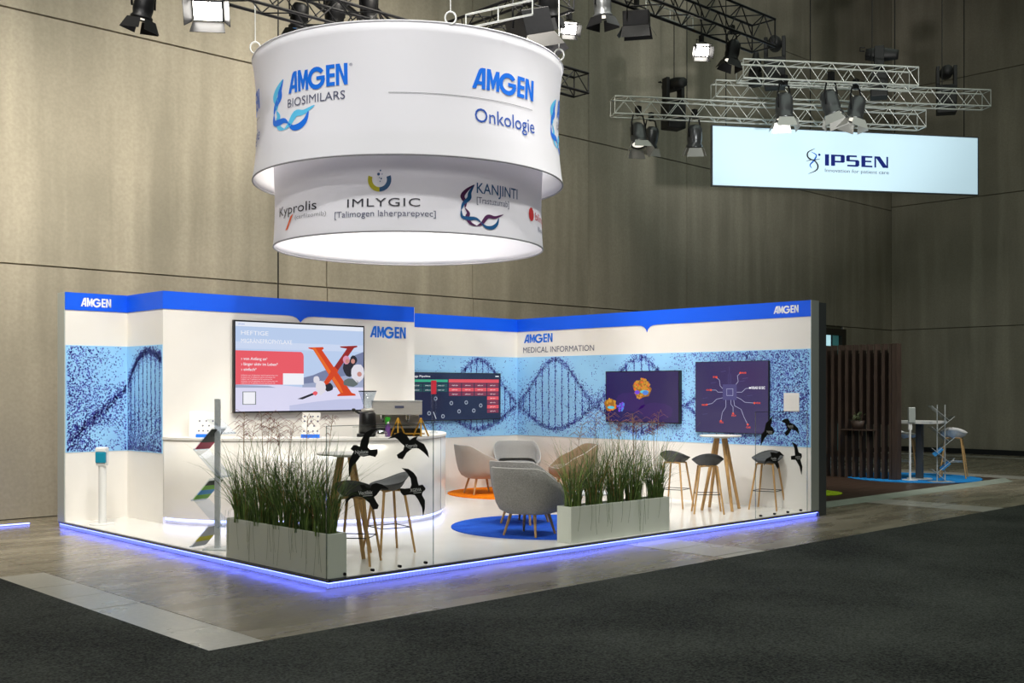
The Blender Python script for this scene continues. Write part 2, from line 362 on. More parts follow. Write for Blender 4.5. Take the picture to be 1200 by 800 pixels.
# ================================================================== HALL
def panel(x0, x1, z0, z1, th, g=0.005, c=0.008):
    """one cast concrete wall panel, chamfered edges, lying in the xz plane, front at -th"""
    a = [(x0+g, 0, z0+g), (x1-g, 0, z0+g), (x1-g, 0, z1-g), (x0+g, 0, z1-g)]
    f = [(x0+g+c, -th, z0+g+c), (x1-g-c, -th, z0+g+c), (x1-g-c, -th, z1-g-c), (x0+g+c, -th, z1-g-c)]
    mb = MB(); mb.add(a+f, [(4, 5, 6, 7), (0, 1, 5, 4), (1, 2, 6, 5), (2, 3, 7, 6), (3, 0, 4, 7)]); return mb
wb = MB().box(-14, 25.5, 7.62, 8.0, 0, 14.4).build('wall_back', 'concrete_wall_dark'); tag(wb, kind='structure')
xs = [-14, -7.6, -1.2, 5.13, 8.5, 11.84, 15.28, 18.65, 22.0, 25.25]
DX0, DX1, DZ = 20.3, 22.44, 3.5
for j, (z0, z1) in enumerate(((0, 3.58), (3.58, 7.15), (7.15, 10.7), (10.7, 14.4))):
    for i in range(len(xs)-1):
        th = 0.04+0.006*random.random()+(0.02 if j == 0 else 0)
        x0, x1 = xs[i], xs[i+1]
        segs = [(x0, x1, z0, z1)]
        if j == 0 and x0 < DX0 < x1: segs = [(x0, DX0, z0, z1)]
        if j == 0 and x0 < DX1 < x1: segs = [(DX1, x1, z0, z1)]
        for q in segs:
            o = panel(q[0], q[1], q[2], q[3], th).build('concrete_panel', 'concrete_wall', wb); o.location = (0, 7.62, 0)
wr = MB().box(25.28, 25.7, -14, 8.0, 0, 14.4).build('wall_right', 'concrete_wall_dark'); tag(wr, kind='structure')
ys = [7.58, 3.3, -0.1, -3.5, -6.9, -10.3, -14]
for z0, z1 in ((0, 3.58), (3.58, 7.25), (7.25, 10.7), (10.7, 14.4)):
    for i in range(len(ys)-1):
        o = panel(-ys[i], -ys[i+1], z0, z1, 0.04+0.006*random.random()).build('concrete_panel', 'concrete_wall', wr)
        o.rotation_euler = (0, 0, R(-90)); o.location = (25.28, 0, 0)
tag(MB().box(-14.4, -14, -14, 8, 0, 14.4).build('wall_left', 'wall_shell'), kind='structure')
tag(MB().box(-14.4, 25.7, -14.4, -14, 0, 14.4).build('wall_front', 'wall_shell'), kind='structure')
tag(MB().box(-14.4, 25.7, -14.4, 8, 14.4, 14.8).build('ceiling', 'ceiling_grey'), kind='structure')
tag(MB().box(12.0, 25.2, 7.50, 7.555, 0.0, 0.12).build('baseboard_back', 'black_matte'), kind='structure')
tag(MB().box(25.15, 25.235, -14, 7.5, 0.0, 0.14).build('baseboard_right', 'black_matte'), kind='structure')
# a lit glazed door far behind the slatted screen
dr = MB().box(DX0, DX0+0.2, 7.48, 7.66, 0, DZ).box(DX1-0.24, DX1, 7.48, 7.66, 0, DZ).box(DX0+0.2, DX1-0.24, 7.48, 7.66, 3.32, DZ).build('door_1', 'door_frame'); tag(dr, kind='structure')
tag(MB().box(DX0+0.2, 21.78, 7.58, 7.6, 0, 3.32).build('door_pane', 'door_light', dr), 'bright lit glass pane')
tag(MB().box(21.82, DX1-0.24, 7.58, 7.6, 0, 3.32).build('door_pane', 'door_teal', dr), 'teal tinted glass pane')
MB().box(21.78, 21.82, 7.55, 7.62, 0, 3.32).build('mullion', 'black_metal', dr)

fl = MB().box(-14.4, 25.7, -14.4, 8, -0.2, -0.012).build('floor', 'floor_joint'); tag(fl, kind='structure')
# polished concrete fields between the strips of pale tiles (6.5 m grid)
strips = [(-2.27, -1.505), (4.17, 4.945), (10.68, 11.44), (17.2, 17.97), (23.7, 24.4)]
edges = [-14.0]+[e for s_ in strips for e in s_]+[25.3]
for i in range(0, len(edges), 2):
    yy = [-14, -7.7, -1.9, 2.75, 7.6]
    for k in range(4):
        a, b_ = edges[i]+0.005, edges[i+1]-0.005
        MB().box(a, b_, yy[k]+0.004, yy[k+1]-0.004, -0.012, 0.0).build('floor_slab', 'concrete_floor', fl)
tj = [-1.42, -0.66, 0.59, 1.24, 1.9, 2.75]
for si, (a, b_) in enumerate(strips):
    jj = tj if si == 0 else [-1.9+0.65*k for k in range(15)]
    for k in range(len(jj)-1):
        if si == 1 and jj[k] > 0.4: continue
        z = random.uniform(-0.0015, 0.0015)
        MB().box(a+0.005, b_-0.005, jj[k]+0.005, jj[k+1]-0.005, -0.012, 0.001+z).build('floor_tile', 'stone_tile', fl)
MB().box(strips[0][0], strips[0][1], 2.756, 7.6, -0.012, 0.0).build('floor_slab', 'concrete_floor', fl)
cp = MB().add([(-14, -14, 0), (25.1, -14, 0), (25.1, -1.42, 0), (-1.96, -1.42, 0), (-1.96, 2.72, 0), (-14, 2.72, 0),
               (-14, -14, .008), (25.1, -14, .008), (25.1, -1.42, .008), (-1.96, -1.42, .008), (-1.96, 2.72, .008), (-14, 2.72, .008)],
              [(6, 7, 8, 9, 10, 11), (0, 1, 7, 6), (1, 2, 8, 7), (2, 3, 9, 8), (3, 4, 10, 9), (4, 5, 11, 10), (5, 0, 6, 11)])
tag(cp.build('carpet', 'carpet_dark'), 'dark charcoal carpet laid over the aisle in the foreground', 'carpet')
# carpet seams
# ================================================================== STAND PLATFORM
pf = thing('exhibition_platform', (4.1, 3.1, 0), 'raised white stand floor with blue glowing edge', 'platform')
def wbuild(mb, name, m, parent, **k): return mb.build(name, m, parent, world=True, **k)
XE, YE = 8.40, 6.22
wbuild(MB().box(0.02, XE, 0.02, YE, 0.05, P0), 'floor_panel', 'white_floor', pf)
wbuild(MB().box(0, XE, -0.008, 0.02, 0.062, P0-.002).box(-0.008, 0.02, -.008, YE, 0.062, P0-.002), 'edge_profile', 'edge_metal', pf)
wbuild(MB().box(0.05, XE, 0.05, YE, 0.0, 0.05), 'plinth', 'white_panel', pf)
wbuild(MB().box(0.01, XE, 0.012, 0.035, 0.050, 0.061).box(0.012, 0.035, 0.035, YE, 0.050, 0.061), 'led_strip', 'led_blue', pf)
# ribbed translucent skirt below the edge
sk = MB()
for i in range(210):
    x = 0.01+i*0.04; sk.box(x, x+0.024, 0.030, 0.042, 0.004, 0.05)
for i in range(156):
    y = 0.05+i*0.04; sk.box(0.030, 0.042, y, y+0.024, 0.004, 0.05)
tag(wbuild(sk, 'ribbed_skirt', 'skirt', pf), kind='stuff')

# ================================================================== STAND WALLS
ZT = P0+3.0; ZH = 2.862; PB, PT = 0.995, 2.40
def dna(mb, frame, u0, u1, centers, fn, count, seed):
    rnd = random.Random(seed); k = 0; tries = 0
    while k < count and tries < count*30:
        tries += 1
        u = rnd.uniform(u0, u1); z = rnd.uniform(PB+0.012, PT-0.012)
        if rnd.random() > fn(u, z, rnd): continue
        s_ = rnd.uniform(0.006, 0.0145); a = rnd.random()*3.14
        c_, s2 = math.cos(a)*s_, math.sin(a)*s_
        if u-s_ < u0+0.004 or u+s_ > u1-0.004: continue
        mb.poly([frame(u-c_, z-s2), frame(u+s2*0.7, z-c_*0.7), frame(u+c_, z+s2), frame(u-s2*0.7, z+c_*0.7)], 'dot_indigo' if rnd.random() < 0.62 else 'dot_violet')
        k += 1
def rungs(mb, frame, us, lo, hi, seed):
    rnd = random.Random(seed)
    for u in us:
        a, b_ = lo(u), hi(u); z = a
        while z < b_:
            d = rnd.uniform(0.013, 0.022); uu = u+rnd.uniform(-0.008, 0.008)
            mb.poly([frame(uu-d, z), frame(uu, z-d), frame(uu+d*.8, z), frame(uu, z+d)], 'dot_indigo'); z += rnd.uniform(0.02, 0.036)
# --- left wing wall (two faces: short back face and jog return)
LS = [(0, 1.12), (.35, 1.42), (.6, 1.62), (.85, 1.87), (1.1, 2.15), (1.25, 2.26), (1.4, 2.315), (1.5, 2.325), (1.62, 2.31), (1.75, 2.27), (1.95, 2.17)]
def lstrand(u):
    for (a, za), (b_, zb_) in zip(LS, LS[1:]):
        if u <= b_: return za+(zb_-za)*(u-a)/(b_-a)
    return 2.17
def leftfn(u, z, r):
    d = 0.0
    zs = lstrand(u)
    d += 1.1*math.exp(-((z-zs)/0.035)**2)+0.35*math.exp(-((z-zs)/0.10)**2)
    if u < 1.0: d += 0.40*max(0, 1-u/0.85)*(0.8 if z > zs else 1)+0.10*(z < 1.9)
    if u > 0.55 and z < 1.75: d += 0.30*(1.75-z)/0.75*min(1, (u-0.55)*3)
    if 0.35 < u < 0.8 and z < 1.33: d *= 0.3
    d += 0.25*max(0, (1.25-z)/0.25)*(u > .8 or u < .4)
    return d
wl = thing('partition_wall', (0.42, 6.12, P0), 'narrow white wing wall at the stand\'s left with blue dotted print', 'wall')
wbuild(MB().box(0.0, 0.845, 6.02, 6.22, P0, ZT), 'wall_panel', 'white_panel', wl)
wbuild(MB().box(-0.005, 0.845, 6.012, 6.02, ZH, ZT+.002), 'header_band', 'header_blue', wl)
wbuild(MB().box(0.006, 0.845, 6.014, 6.02, PB, PT), 'printed_graphic', 'print_blue', wl)
wbuild(MB().box(-0.012, 0.0, 6.012, 6.23, P0, ZT), 'end_trim', 'endcap_grey', wl)
fL = Fr((0, 6.02, 0), (1, 0, 0))
d1 = MB(); dna(d1, fL.at(0.0075), 0.012, 0.84, None, leftfn, 3600, 1); tag(wbuild(d1, 'printed_dots', 'dot_indigo', wl), kind='stuff')
lg = MB(); put_logo(lg, fL.at(0.0095), 0.205, 2.915, 0.41, 0.115, 'ink_white'); wbuild(lg, 'logo_lettering', 'ink_white', wl)

# --- box wall that carries the big screen
wt = thing('partition_wall', (2.9, 5.5, P0), 'projecting white box wall behind the counter carrying the large screen', 'wall')
wbuild(MB().box(0.845, 4.97, 4.976, 6.22, P0, ZT), 'wall_panel', 'white_panel', wt)
def band(fr, u0, u1, uc, hw, tipz, th=0.008):
    z0 = ZH; pts = [(u0, ZT+.002), (u0, z0), (uc-hw, z0), (uc-hw*.55, z0-0.008), (uc-hw*.28, z0-.03), (uc-hw*.1, z0-.065), (uc, tipz), (uc+hw*.1, z0-.065), (uc+hw*.28, z0-.03), (uc+hw*.55, z0-.008), (uc+hw, z0), (u1, z0), (u1, ZT+.002)]
    mb = MB(); mb.prism([fr.p(a, b_, 0.0) for a, b_ in pts], fr.n*th); return mb
fT = Fr((0, 4.976, 0), (1, 0, 0))
wbuild(band(fT, 0.837, 4.97, 2.917, 0.23, 2.772), 'header_band', 'header_blue', wt)
wbuild(MB().box(0.837, 0.845, 4.976, 6.012, ZH, ZT+.002), 'header_band', 'header_blue', wt)
wbuild(MB().box(0.839, 0.845, 4.982, 6.012, PB, PT), 'printed_graphic', 'print_blue', wt)
fJ = Fr((0.845, 6.02, 0), (0, -1, 0))
d1 = MB(); dna(d1, lambda u, z: fJ.p(u-0.845, z, 0.0075), 0.86, 1.88, None, leftfn, 3800, 2)
ztop = lstrand
rungs(d1, lambda u, z: fJ.p(u-0.845, z, 0.0075), [0.97+0.12*i for i in range(8)], lambda u: 1.25, ztop, 3)
tag(wbuild(d1, 'printed_dots', 'dot_indigo', wt), kind='stuff')
lg = MB(); put_logo(lg, fT.at(0.004), 4.13, 2.60, 0.68, 0.172, 'logo_blue'); wbuild(lg, 'logo_lettering', 'logo_blue', wt)
wbuild(MB().box(4.97, 4.982, 4.976, 6.02, P0, ZT), 'end_trim', 'white_panel', wt)

# --- back section and right wall share one printed helix
def _k(u): return abs(math.sin(math.pi*(u-3.24)/1.905))
def strandA(u): k = _k(u); return 1.555+0.79*(0.45*k+0.55*k*k)
def strandB(u): k = _k(u); return 1.555-0.43*(0.85*k+0.15*k*k)
def rightfn(u, z, r):
    a, b_ = strandA(u), strandB(u)
    fade = 1 if u < 6.5 else max(0.3, 1-(u-6.5)*0.5)
    d = fade*(1.0*math.exp(-((z-a)/0.032)**2)+0.22*math.exp(-((z-a)/0.10)**2)+1.0*math.exp(-((z-b_)/0.036)**2)+0.20*math.exp(-((z-b_)/0.10)**2))
    k = abs(math.sin(math.pi*(u-3.24)/1.905))
    if u < 7: d += 0.25*(1-k)**2*(1 if z < a+0.2 else 0.15)
    if b_ < z < a and u < 7: d += 0.02
    if u > 6.6:
        q = min(1, (u-6.6)/1.2); d += 0.42*q*(0.25+0.75*max(0, (z-1.9)/0.5) if u < 8 else 0.9)+0.12*q
    return d
wk = thing('partition_wall', (6.6, 6.12, P0), 'white back wall right of the projecting box with helix print and pipeline screen', 'wall')
wbuild(MB().box(4.97, 8.2, 6.02, 6.22, P0, ZT), 'wall_panel', 'white_panel', wk)
wbuild(MB().box(4.97, 8.192, 6.012, 6.02, ZH, ZT+.002), 'header_band', 'header_blue', wk)
wbuild(MB().box(4.97, 8.194, 6.014, 6.02, PB, PT), 'printed_graphic', 'print_blue', wk)
fK = Fr((4.97, 6.02, 0), (1, 0, 0))
d1 = MB(); dna(d1, fK.at(0.0075), 0.1, 3.22, None, rightfn, 5600, 4)
rungs(d1, fK.at(0.0075), [1.43+0.135*i for i in range(13)], strandB, strandA, 5)
tag(wbuild(d1, 'printed_dots', 'dot_indigo', wk), kind='stuff')
wm = thing('partition_wall', (8.3, 3.1, P0), 'long white right wall with helix print, two dark screens and blue header', 'wall')
wbuild(MB().box(8.2, 8.40, 0.0, 6.22, P0, ZT), 'wall_panel', 'white_panel', wm)
fR = Fr((8.2, 6.02, 0), (0, -1, 0))
wbuild(band(fR, 0.0, 6.02, 3.03, 0.22, 2.745), 'header_band', 'header_blue', wm)
wbuild(MB().box(8.194, 8.2, 0.0, 6.014, PB, PT), 'printed_graphic', 'print_blue', wm)
d1 = MB(); dna(d1, lambda u, z: fR.p(u-3.23, z, 0.0075), 3.24, 9.24, None, rightfn, 15500, 6)
rungs(d1, lambda u, z: fR.p(u-3.23, z, 0.0075), [3.40+0.16*i for i in range(11)]+[5.35+0.16*i for i in range(10)], strandB, strandA, 7)
tag(wbuild(d1, 'printed_dots', 'dot_indigo', wm), kind='stuff')
wbuild(MB().box(8.195, 8.40, -0.008, 0.0, P0, ZT+.004), 'end_trim', 'endcap_grey', wm)
tag(wbuild(MB().box(8.405, 8.60, -0.008, 6.2, 0.0, ZT-.02), 'end_trim', 'endcap_dark', wm), 'dark grey outer profile')
lg = MB(); put_logo(lg, fR.at(0.0095), 6.02-0.61, 2.925, 0.415, 0.11, 'ink_white'); wbuild(lg, 'logo_lettering', 'ink_white', wm)
lg = MB(); put_logo(lg, fR.at(0.004), 6.02-5.84, 2.655, 0.72, 0.155, 'logo_blue')
put_text(lg, 'MEDICAL INFORMATION', fR.at(0.004), 6.02-5.86, 2.478, 1.72, 0.105, 'ink_grey'); wbuild(lg, 'wall_lettering', 'logo_blue', wm)
# small caption and the plain white square under it
lg = MB()
for k in range(4): put_text(lg, ['lorem ipsum', 'Information', 'Information', 'Info'][k] if 0 else '- - - - - -', fR.at(0.0095), 6.02-0.44+0.01*k, 1.855-0.035*k, 0.26, 0.02, 'ink_white')
wbuild(lg, 'caption', 'ink_white', wm)
tag(wbuild(MB().box(8.188, 8.194, 0.184, 0.438, 1.50, 1.77), 'info_card', 'white_panel', wm), 'plain white square card')

# ================================================================== SCREENS
def screen(name, label, fr, u0, u1, z0, z1, draw, bez=0.022, th=0.06):
    c = fr.p((u0+u1)/2, z0, 0); t = thing(name, c, label, 'screen')
    mb = MB(); mb.prism([fr.p(u0, z0, 0.012), fr.p(u1, z0, 0.012), fr.p(u1, z1, 0.012), fr.p(u0, z1, 0.012)], fr.n*(th-0.012)); wbuild(mb, 'housing', 'black_plastic', t, bevel=0.003)
    W, H = u1-u0-2*bez, z1-z0-2*bez; lay = [0]
    def mp(k): return lambda a, b_: fr.p(u0+bez+a*W, z0+bez+b_*H, th+0.0006+0.0004*k)
    pic = MB(); draw(pic, mp); wbuild(pic, 'display', 's_black', t); return t
def rect(mb, mp, a0, b0, a1, b1, m): mb.poly([mp(a0, b0), mp(a1, b0), mp(a1, b1), mp(a0, b1)], m)
def blob(mb, mp, cx, cy, rx, ry, m, n=14, wob=0.0, seed=0):
    r = random.Random(seed); mb.poly([mp(cx+rx*math.cos(2*math.pi*i/n)*(1+r.uniform(-wob, wob)), cy+ry*math.sin(2*math.pi*i/n)*(1+r.uniform(-wob, wob))) for i in range(n)], m)
def line(mb, mp, pts, wx, wy, m):
    for (a, b_), (c, d) in zip(pts, pts[1:]):
        dx, dy = c-a, d-b_; l_ = math.hypot(dx, dy) or 1; nx, ny = -dy/l_*wx/2, dx/l_*wy/2
        mb.poly([mp(a-nx, b_-ny), mp(c-nx, d-ny), mp(c+nx, d+ny), mp(a+nx, b_+ny)], m)
def draw_tv(g, mp):
    rect(g, mp(0), 0, 0, 1, 1, 's_sky'); rect(g, mp(1), 0, 0.95, 1, 1, 's_top'); rect(g, mp(1), 0, 0.70, 1, 0.78, 's_sky2')
    put_text(g, 'AMGEN', mp(2), 0.02, 0.967, 0.045, 0.014, 's_blue')
    g.poly([mp(1)(*p) for p in [(0, 0), (1, 0), (1, .30), (.72, .30), (.5, .27), (.3, .30), (0, .28)]], 's_snow')
    g.poly([mp(2)(*p) for p in [(.50, .27), (1, .27), (1, .70), (.93, .66), (.88, .60), (.82, .58), (.74, .50), (.66, .46), (.58, .41), (.50, .38)]], 's_hill')
    g.poly([mp(3)(*p) for p in [(.50, .27), (1, .27), (1, .50), (.88, .42), (.74, .38), (.62, .33), (.50, .31)]], 's_hill2')
    g.poly([mp(2)(*p) for p in [(0, .265), (.30, .265), (.24, .285), (.1, .29), (0, .30)]], 's_hill2')
    g.poly([mp(4)(*p) for p in [(.40, .06), (.6, .10), (.8, .13), (1, .13), (1, 0), (.4, 0)]], 's_snow2')
    put_text(g, 'HEFTIGE', mp(3), .04, .855, .20, .05, 's_white'); put_text(g, 'MIGRÄNEPROPHYLAXE', mp(3), .04, .765, .38, .05, 's_white')
    g.poly([mp(4)(*p) for p in [(0, .30), (.35, .30), (.35, .42), (.51, .42), (.51, .63), (.505, .66), (.49, .68), (0, .68)]], 's_red')
    rect(g, mp(5), .35, .30, .51, .43, 's_white')
    put_text(g, '› von Anfang an¹', mp(6), .04, .575, .19, .033, 's_white', .01)
    put_text(g, '› länger aktiv im Leben²', mp(6), .04, .515, .27, .033, 's_white', .01)
    put_text(g, '› einfach³', mp(6), .04, .455, .11, .033, 's_white', .01)
    for k in range(5): put_text(g, 'Indiziert zur Prophylaxe bei Erwachsenen mit', mp(6), .04, .40-.022*k, .27-.02*(k % 3), .011, 's_white')
    for a in ((.05, .075, .148, .082), (.05, .215, .148, .222), (.05, .075, .056, .222), (.142, .075, .148, .222)): rect(g, mp(5), a[0], a[1], a[2], a[3], 's_olive')
    rect(g, mp(4), .05, .075, .148, .222, 's_white')
    # big serif X
    g.poly([mp(7)(*p) for p in [(.545, .735), (.665, .745), (.67, .725), (.655, .71), (.90, .205), (.93, .19), (.935, .17), (.78, .165), (.78, .18), (.805, .20), (.585, .71), (.55, .722)]], 's_x1')
    g.poly([mp(8)(*p) for p in [(.575, .735), (.60, .737), (.80, .30), (.83, .205), (.81, .205)]], 's_x2')
    g.poly([mp(6)(*p) for p in [(.80, .76), (.945, .775), (.95, .76), (.92, .745), (.70, .30), (.655, .25), (.66, .31), (.86, .735), (.81, .745)]], 's_x3')
    g.poly([mp(9)(*p) for p in [(.66, .31), (.70, .30), (.79, .47), (.755, .52)]], 's_x1')
    # two seated people in winter clothes beside the letter, sledge dog in front
    blob(g, mp(10), .885, .50, .055, .10, 's_dark', 12, .12, 3); blob(g, mp(11), .855, .60, .030, .05, 's_pink', 10, .1, 4); blob(g, mp(12), .862, .585, .016, .028, 's_skin')
    blob(g, mp(11), .95, .44, .055, .11, 's_coat', 12, .12, 5); blob(g, mp(12), .915, .60, .030, .055, 's_dark', 10, .1, 6); blob(g, mp(13), .91, .585, .017, .03, 's_skin')
    blob(g, mp(11), .89, .33, .07, .05, 's_olive', 10, .15, 7); blob(g, mp(13), .965, .43, .02, .03, 's_skin')
    blob(g, mp(10), .645, .27, .045, .085, 's_coat', 12, .15, 8); blob(g, mp(11), .61, .36, .026, .045, 's_coat', 10, .1, 9); blob(g, mp(9), .71, .27, .035, .05, 's_dark', 10, .2, 10)
    g.poly([mp(10)(*p) for p in [(.46, .135), (.60, .215), (.61, .195), (.50, .13)]], 's_dark')
    blob(g, mp(11), .60, .20, .02, .025, 's_red', 8, .2, 11)
screen('wall_screen', 'very large bright screen with a red letter X in a snowy scene', fT, 1.832, 3.989, 1.50, 2.760, draw_tv)
def draw_pipe(g, mp):
    rect(g, mp(0), 0, 0, 1, 1, 's_navy')
    put_text(g, 'Oncology Pipeline', mp(1), .075, .915, .235, .04, 's_white', .012); rect(g, mp(1), .95, .935, .985, .955, 's_white')
    rect(g, mp(1), .01, .81, .475, .865, 's_green'); rect(g, mp(1), .485, .80, .985, .875, 's_coral')
    r = random.Random(5)
    for row in range(2):
        for c in range(4): rect(g, mp(1), .01+c*.117, .70-row*.095, .12+c*.117, .775-row*.095, 's_teal'); put_text(g, 'AMG 510', mp(2), .03+c*.117, .725-row*.095, .06, .022, 's_white')
    for c in range(4):
        for row in range(3 if c < 3 else 7):
            rect(g, mp(1), .487+c*.126, .705-row*.095, .605+c*.126, .785-row*.095, 's_maroon' if row % 2 == 0 else 's_coral'); put_text(g, 'ABP 654', mp(2), .515+c*.126, .73-row*.095, .055, .022, 's_white')
    for x, y in ((.22, .36), (.36, .46), (.51, .36), (.655, .37), (.80, .30), (.43, .08), (.585, .18), (.73, .19), (.1, .30), (.30, .15)):
        blob(g, mp(1), x, y, .017, .045, 's_bubble'); blob(g, mp(2), x, y, .009, .025, 's_navy')
    line(g, mp(1), [(.34, .18), (.365, .03)], .006, .01, 's_white')
screen('wall_screen', 'wide dark screen listing a pipeline in green and red rows, on the back wall', fK, 0.40, 2.762, 1.288, 2.107, draw_pipe, 0.012)
def draw_mol(g, mp):
    rect(g, mp(0), 0, 0, 1, 1, 's_purple'); blob(g, mp(1), .70, .22, .24, .17, 's_purple2', 20, .1, 3); blob(g, mp(1), .35, .4, .2, .2, 's_purple2', 20, .1, 4)
    r = random.Random(8)
    for (cx, cy, rx, ry, n) in ((.51, .66, .12, .20, 70), (.06, .33, .085, .13, 34)):
        blob(g, mp(2), cx, cy, rx, ry, 's_gold2', 18, .15, 2)
        for k in range(n):
            a = r.uniform(0, 6.28); q = math.sqrt(r.random()); x, y = cx+rx*q*math.cos(a), cy+ry*q*math.sin(a)
            if x < .015: continue
            blob(g, mp(3+k % 3), x, y, .014, .024, 's_gold' if k % 3 else 's_x2', 7)
    blob(g, mp(7), .545, .60, .06, .035, 's_cyan'); blob(g, mp(8), .445, .59, .035, .04, 's_violet'); blob(g, mp(8), .56, .58, .04, .045, 's_blue'); blob(g, mp(7), .07, .28, .05, .03, 's_cyan')
    for k in range(20): blob(g, mp(4+k % 3), .21+r.uniform(-.05, .05), .29+r.uniform(-.08, .08), .016, .026, 's_violet' if k % 2 else 's_blue', 7)
screen('wall_screen', 'dark purple screen showing a golden molecule, on the long right wall', fR, 6.02-3.815, 6.02-2.28, 1.28, 2.12, draw_mol, 0.015, 0.08)
def draw_chip(g, mp):
    rect(g, mp(0), 0, 0, 1, 1, 's_plum'); rect(g, mp(1), .385, .46, .58, .68, 's_plum2'); rect(g, mp(2), .44, .52, .53, .62, 's_line'); rect(g, mp(3), .445, .526, .525, .614, 's_plum2')
    L_ = [[(.385, .62), (.35, .66), (.34, .74), (.30, .78)], [(.385, .57), (.32, .57), (.29, .60), (.22, .60)], [(.385, .49), (.30, .47), (.24, .41), (.16, .39)],
          [(.43, .46), (.43, .36), (.38, .28), (.36, .16)], [(.50, .46), (.50, .40), (.53, .36), (.53, .27)], [(.54, .46), (.55, .38), (.64, .33), (.68, .22), (.73, .12)],
          [(.58, .50), (.64, .47), (.69, .43), (.82, .42)], [(.58, .57), (.65, .57), (.70, .62), (.76, .63)], [(.57, .68), (.60, .72), (.59, .80), (.63, .84)]]
    for l_ in L_:
        line(g, mp(3), l_, .006, .006, 's_line')
        blob(g, mp(4), l_[-1][0], l_[-1][1], .014, .014, 's_orange' if l_[-1] != (.76, .63) else 's_white')
    for t_, x, y in (('BITE', .25, .775), ('ADC', .15, .59), ('IMMUN', .09, .375), ('T-CELL', .34, .13), ('IO', .51, .23), ('CAR', .71, .07), ('KRAS', .84, .41), ('MAB', .65, .83)):
        put_text(g, t_, mp(4), x, y, .06, .024, 's_orange', .02)
    put_text(g, 'KRAS G12C', mp(4), .78, .615, .18, .036, 's_white', .03)
    for x in (.46, .48, .50): line(g, mp(2), [(x, .68), (x, .93-abs(x-.48)*5)], .004, .004, 's_plum2')
    for x, y in ((.36, .86), (.62, .72), (.22, .70), (.10, .48), (.66, .76), (.72, .52), (.10, .25)): line(g, mp(2), [(x, y), (x+.07, y+.01)], .006, .006, 's_plum2')
screen('wall_screen', 'square dark screen with an orange and white circuit drawing', fR, 6.02-1.99, 6.02-0.668, 1.162, 2.246, draw_chip, 0.008, 0.05)

# ================================================================== COUNTER
cps = [(.845, 4.976), (.93, 4.62), (1.17, 4.18), (1.7, 3.58), (2.34, 3.11), (2.94, 2.82), (3.42, 2.82), (3.95, 3.12), (4.46, 3.62), (4.80, 4.20), (4.93, 4.976)]
cc = curve2(cps, 7)
cen = (2.95, 4.9)
def inset(pts, d):
    out = []
    for i, p in enumerate(pts):
        a = pts[max(i-1, 0)]; b_ = pts[min(i+1, len(pts)-1)]; dx, dy = b_[0]-a[0], b_[1]-a[1]; l_ = math.hypot(dx, dy)
        out.append((p[0]-dy/l_*d, p[1]+dx/l_*d))
    return out
def strip(a, b_, z0, z1, m=None):     # solid between two plan curves
    mb = MB(); n = len(a); vs = [(x, y, z0) for x, y in a]+[(x, y, z1) for x, y in a]+[(x, y, z0) for x, y in b_]+[(x, y, z1) for x, y in b_]; fs = []
    for i in range(n-1): fs += [(i, i+1, n+i+1, n+i), (2*n+i+1, 2*n+i, 3*n+i, 3*n+i+1), (n+i, n+i+1, 3*n+i+1, 3*n+i), (i+1, i, 2*n+i, 2*n+i+1)]
    fs += [(0, n, 3*n, 2*n), (n-1, 3*n-1, 4*n-1, 2*n-1)]
    mb.add(vs, fs, m, False); return mb
def clampy(pts): return [(x, min(y, 4.972)) for x, y in pts]
CT = 1.205
ct = thing('reception_counter', (2.9, 3.4, P0), 'curved glossy white reception counter with glowing blue foot', 'counter')
mat('counter_white', (222, 218, 212), 0.22)
o = wbuild(strip(clampy(cc), clampy(inset(cc, 0.04)), P0+0.085, CT-0.03), 'front_panel', 'counter_white', ct)
for p in o.data.polygons: p.use_smooth = abs(p.normal.z) < 0.5
wbuild(strip(clampy(inset(cc, -0.012)), clampy(inset(cc, 0.62)), CT-0.03, CT), 'countertop', 'white_panel', ct)
wbuild(strip(clampy(inset(cc, 0.05)), clampy(inset(cc, 0.09)), P0, P0+0.085), 'toe_kick', 'white_panel', ct)
wbuild(strip(clampy(inset(cc, 0.03)), clampy(inset(cc, 0.048)), P0+0.05, P0+0.083), 'led_strip', 'led_white', ct)
i = len(cc)-22
MBx = MB(); MBx.cyl((cc[i][0], cc[i][1]-0.002, P0+.09), (cc[i][0], cc[i][1]-.002, CT-.03), 0.004, n=6); wbuild(MBx, 'panel_seam', 'ink_pale', ct)

# ---- things on the counter
def on(u, d_in=0.2):          # point on counter top, u = fraction along curve
    k = int(u*(len(cc)-1)); q = inset(cc, d_in); return q[k]
# espresso machine
cm = thing('espresso_machine', (3.32, 3.28, CT), 'stainless steel espresso machine on the white counter', 'coffee machine', rz=R(-36))
MB().box(-.31, .31, -.19, .19, .04, .09).box(-.30, .30, -.14, .14, 0.0, .04).build('base', 'black_plastic', cm)
MB().box(-.30, .30, .02, .19, .09, .28).build('body', 'stainless', cm)
MB().box(-.33, .33, -.20, .20, .28, .46).build('hood', 'stainless', cm, bevel=0.01)
MB().box(-.335, .335, -.205, .205, .46, .468).build('cup_tray', 'aluminium', cm)
tag(MB().box(-.03, .09, -.205, -.20, .37, .40).build('badge', 'ink_grey', cm), 'small grey badge')
for x in (-.18, .14):
    g = MB().cyl((x, -.08, .28), (x, -.08, .22), .035, .03, 14).cyl((x, -.1, .21), (x, -.24, .2), .012, .014, 8).build('group_head', 'chrome', cm)
MB().box(-.30, .30, -.18, .02, .09, .10).build('drip_tray', 'black_metal', cm)
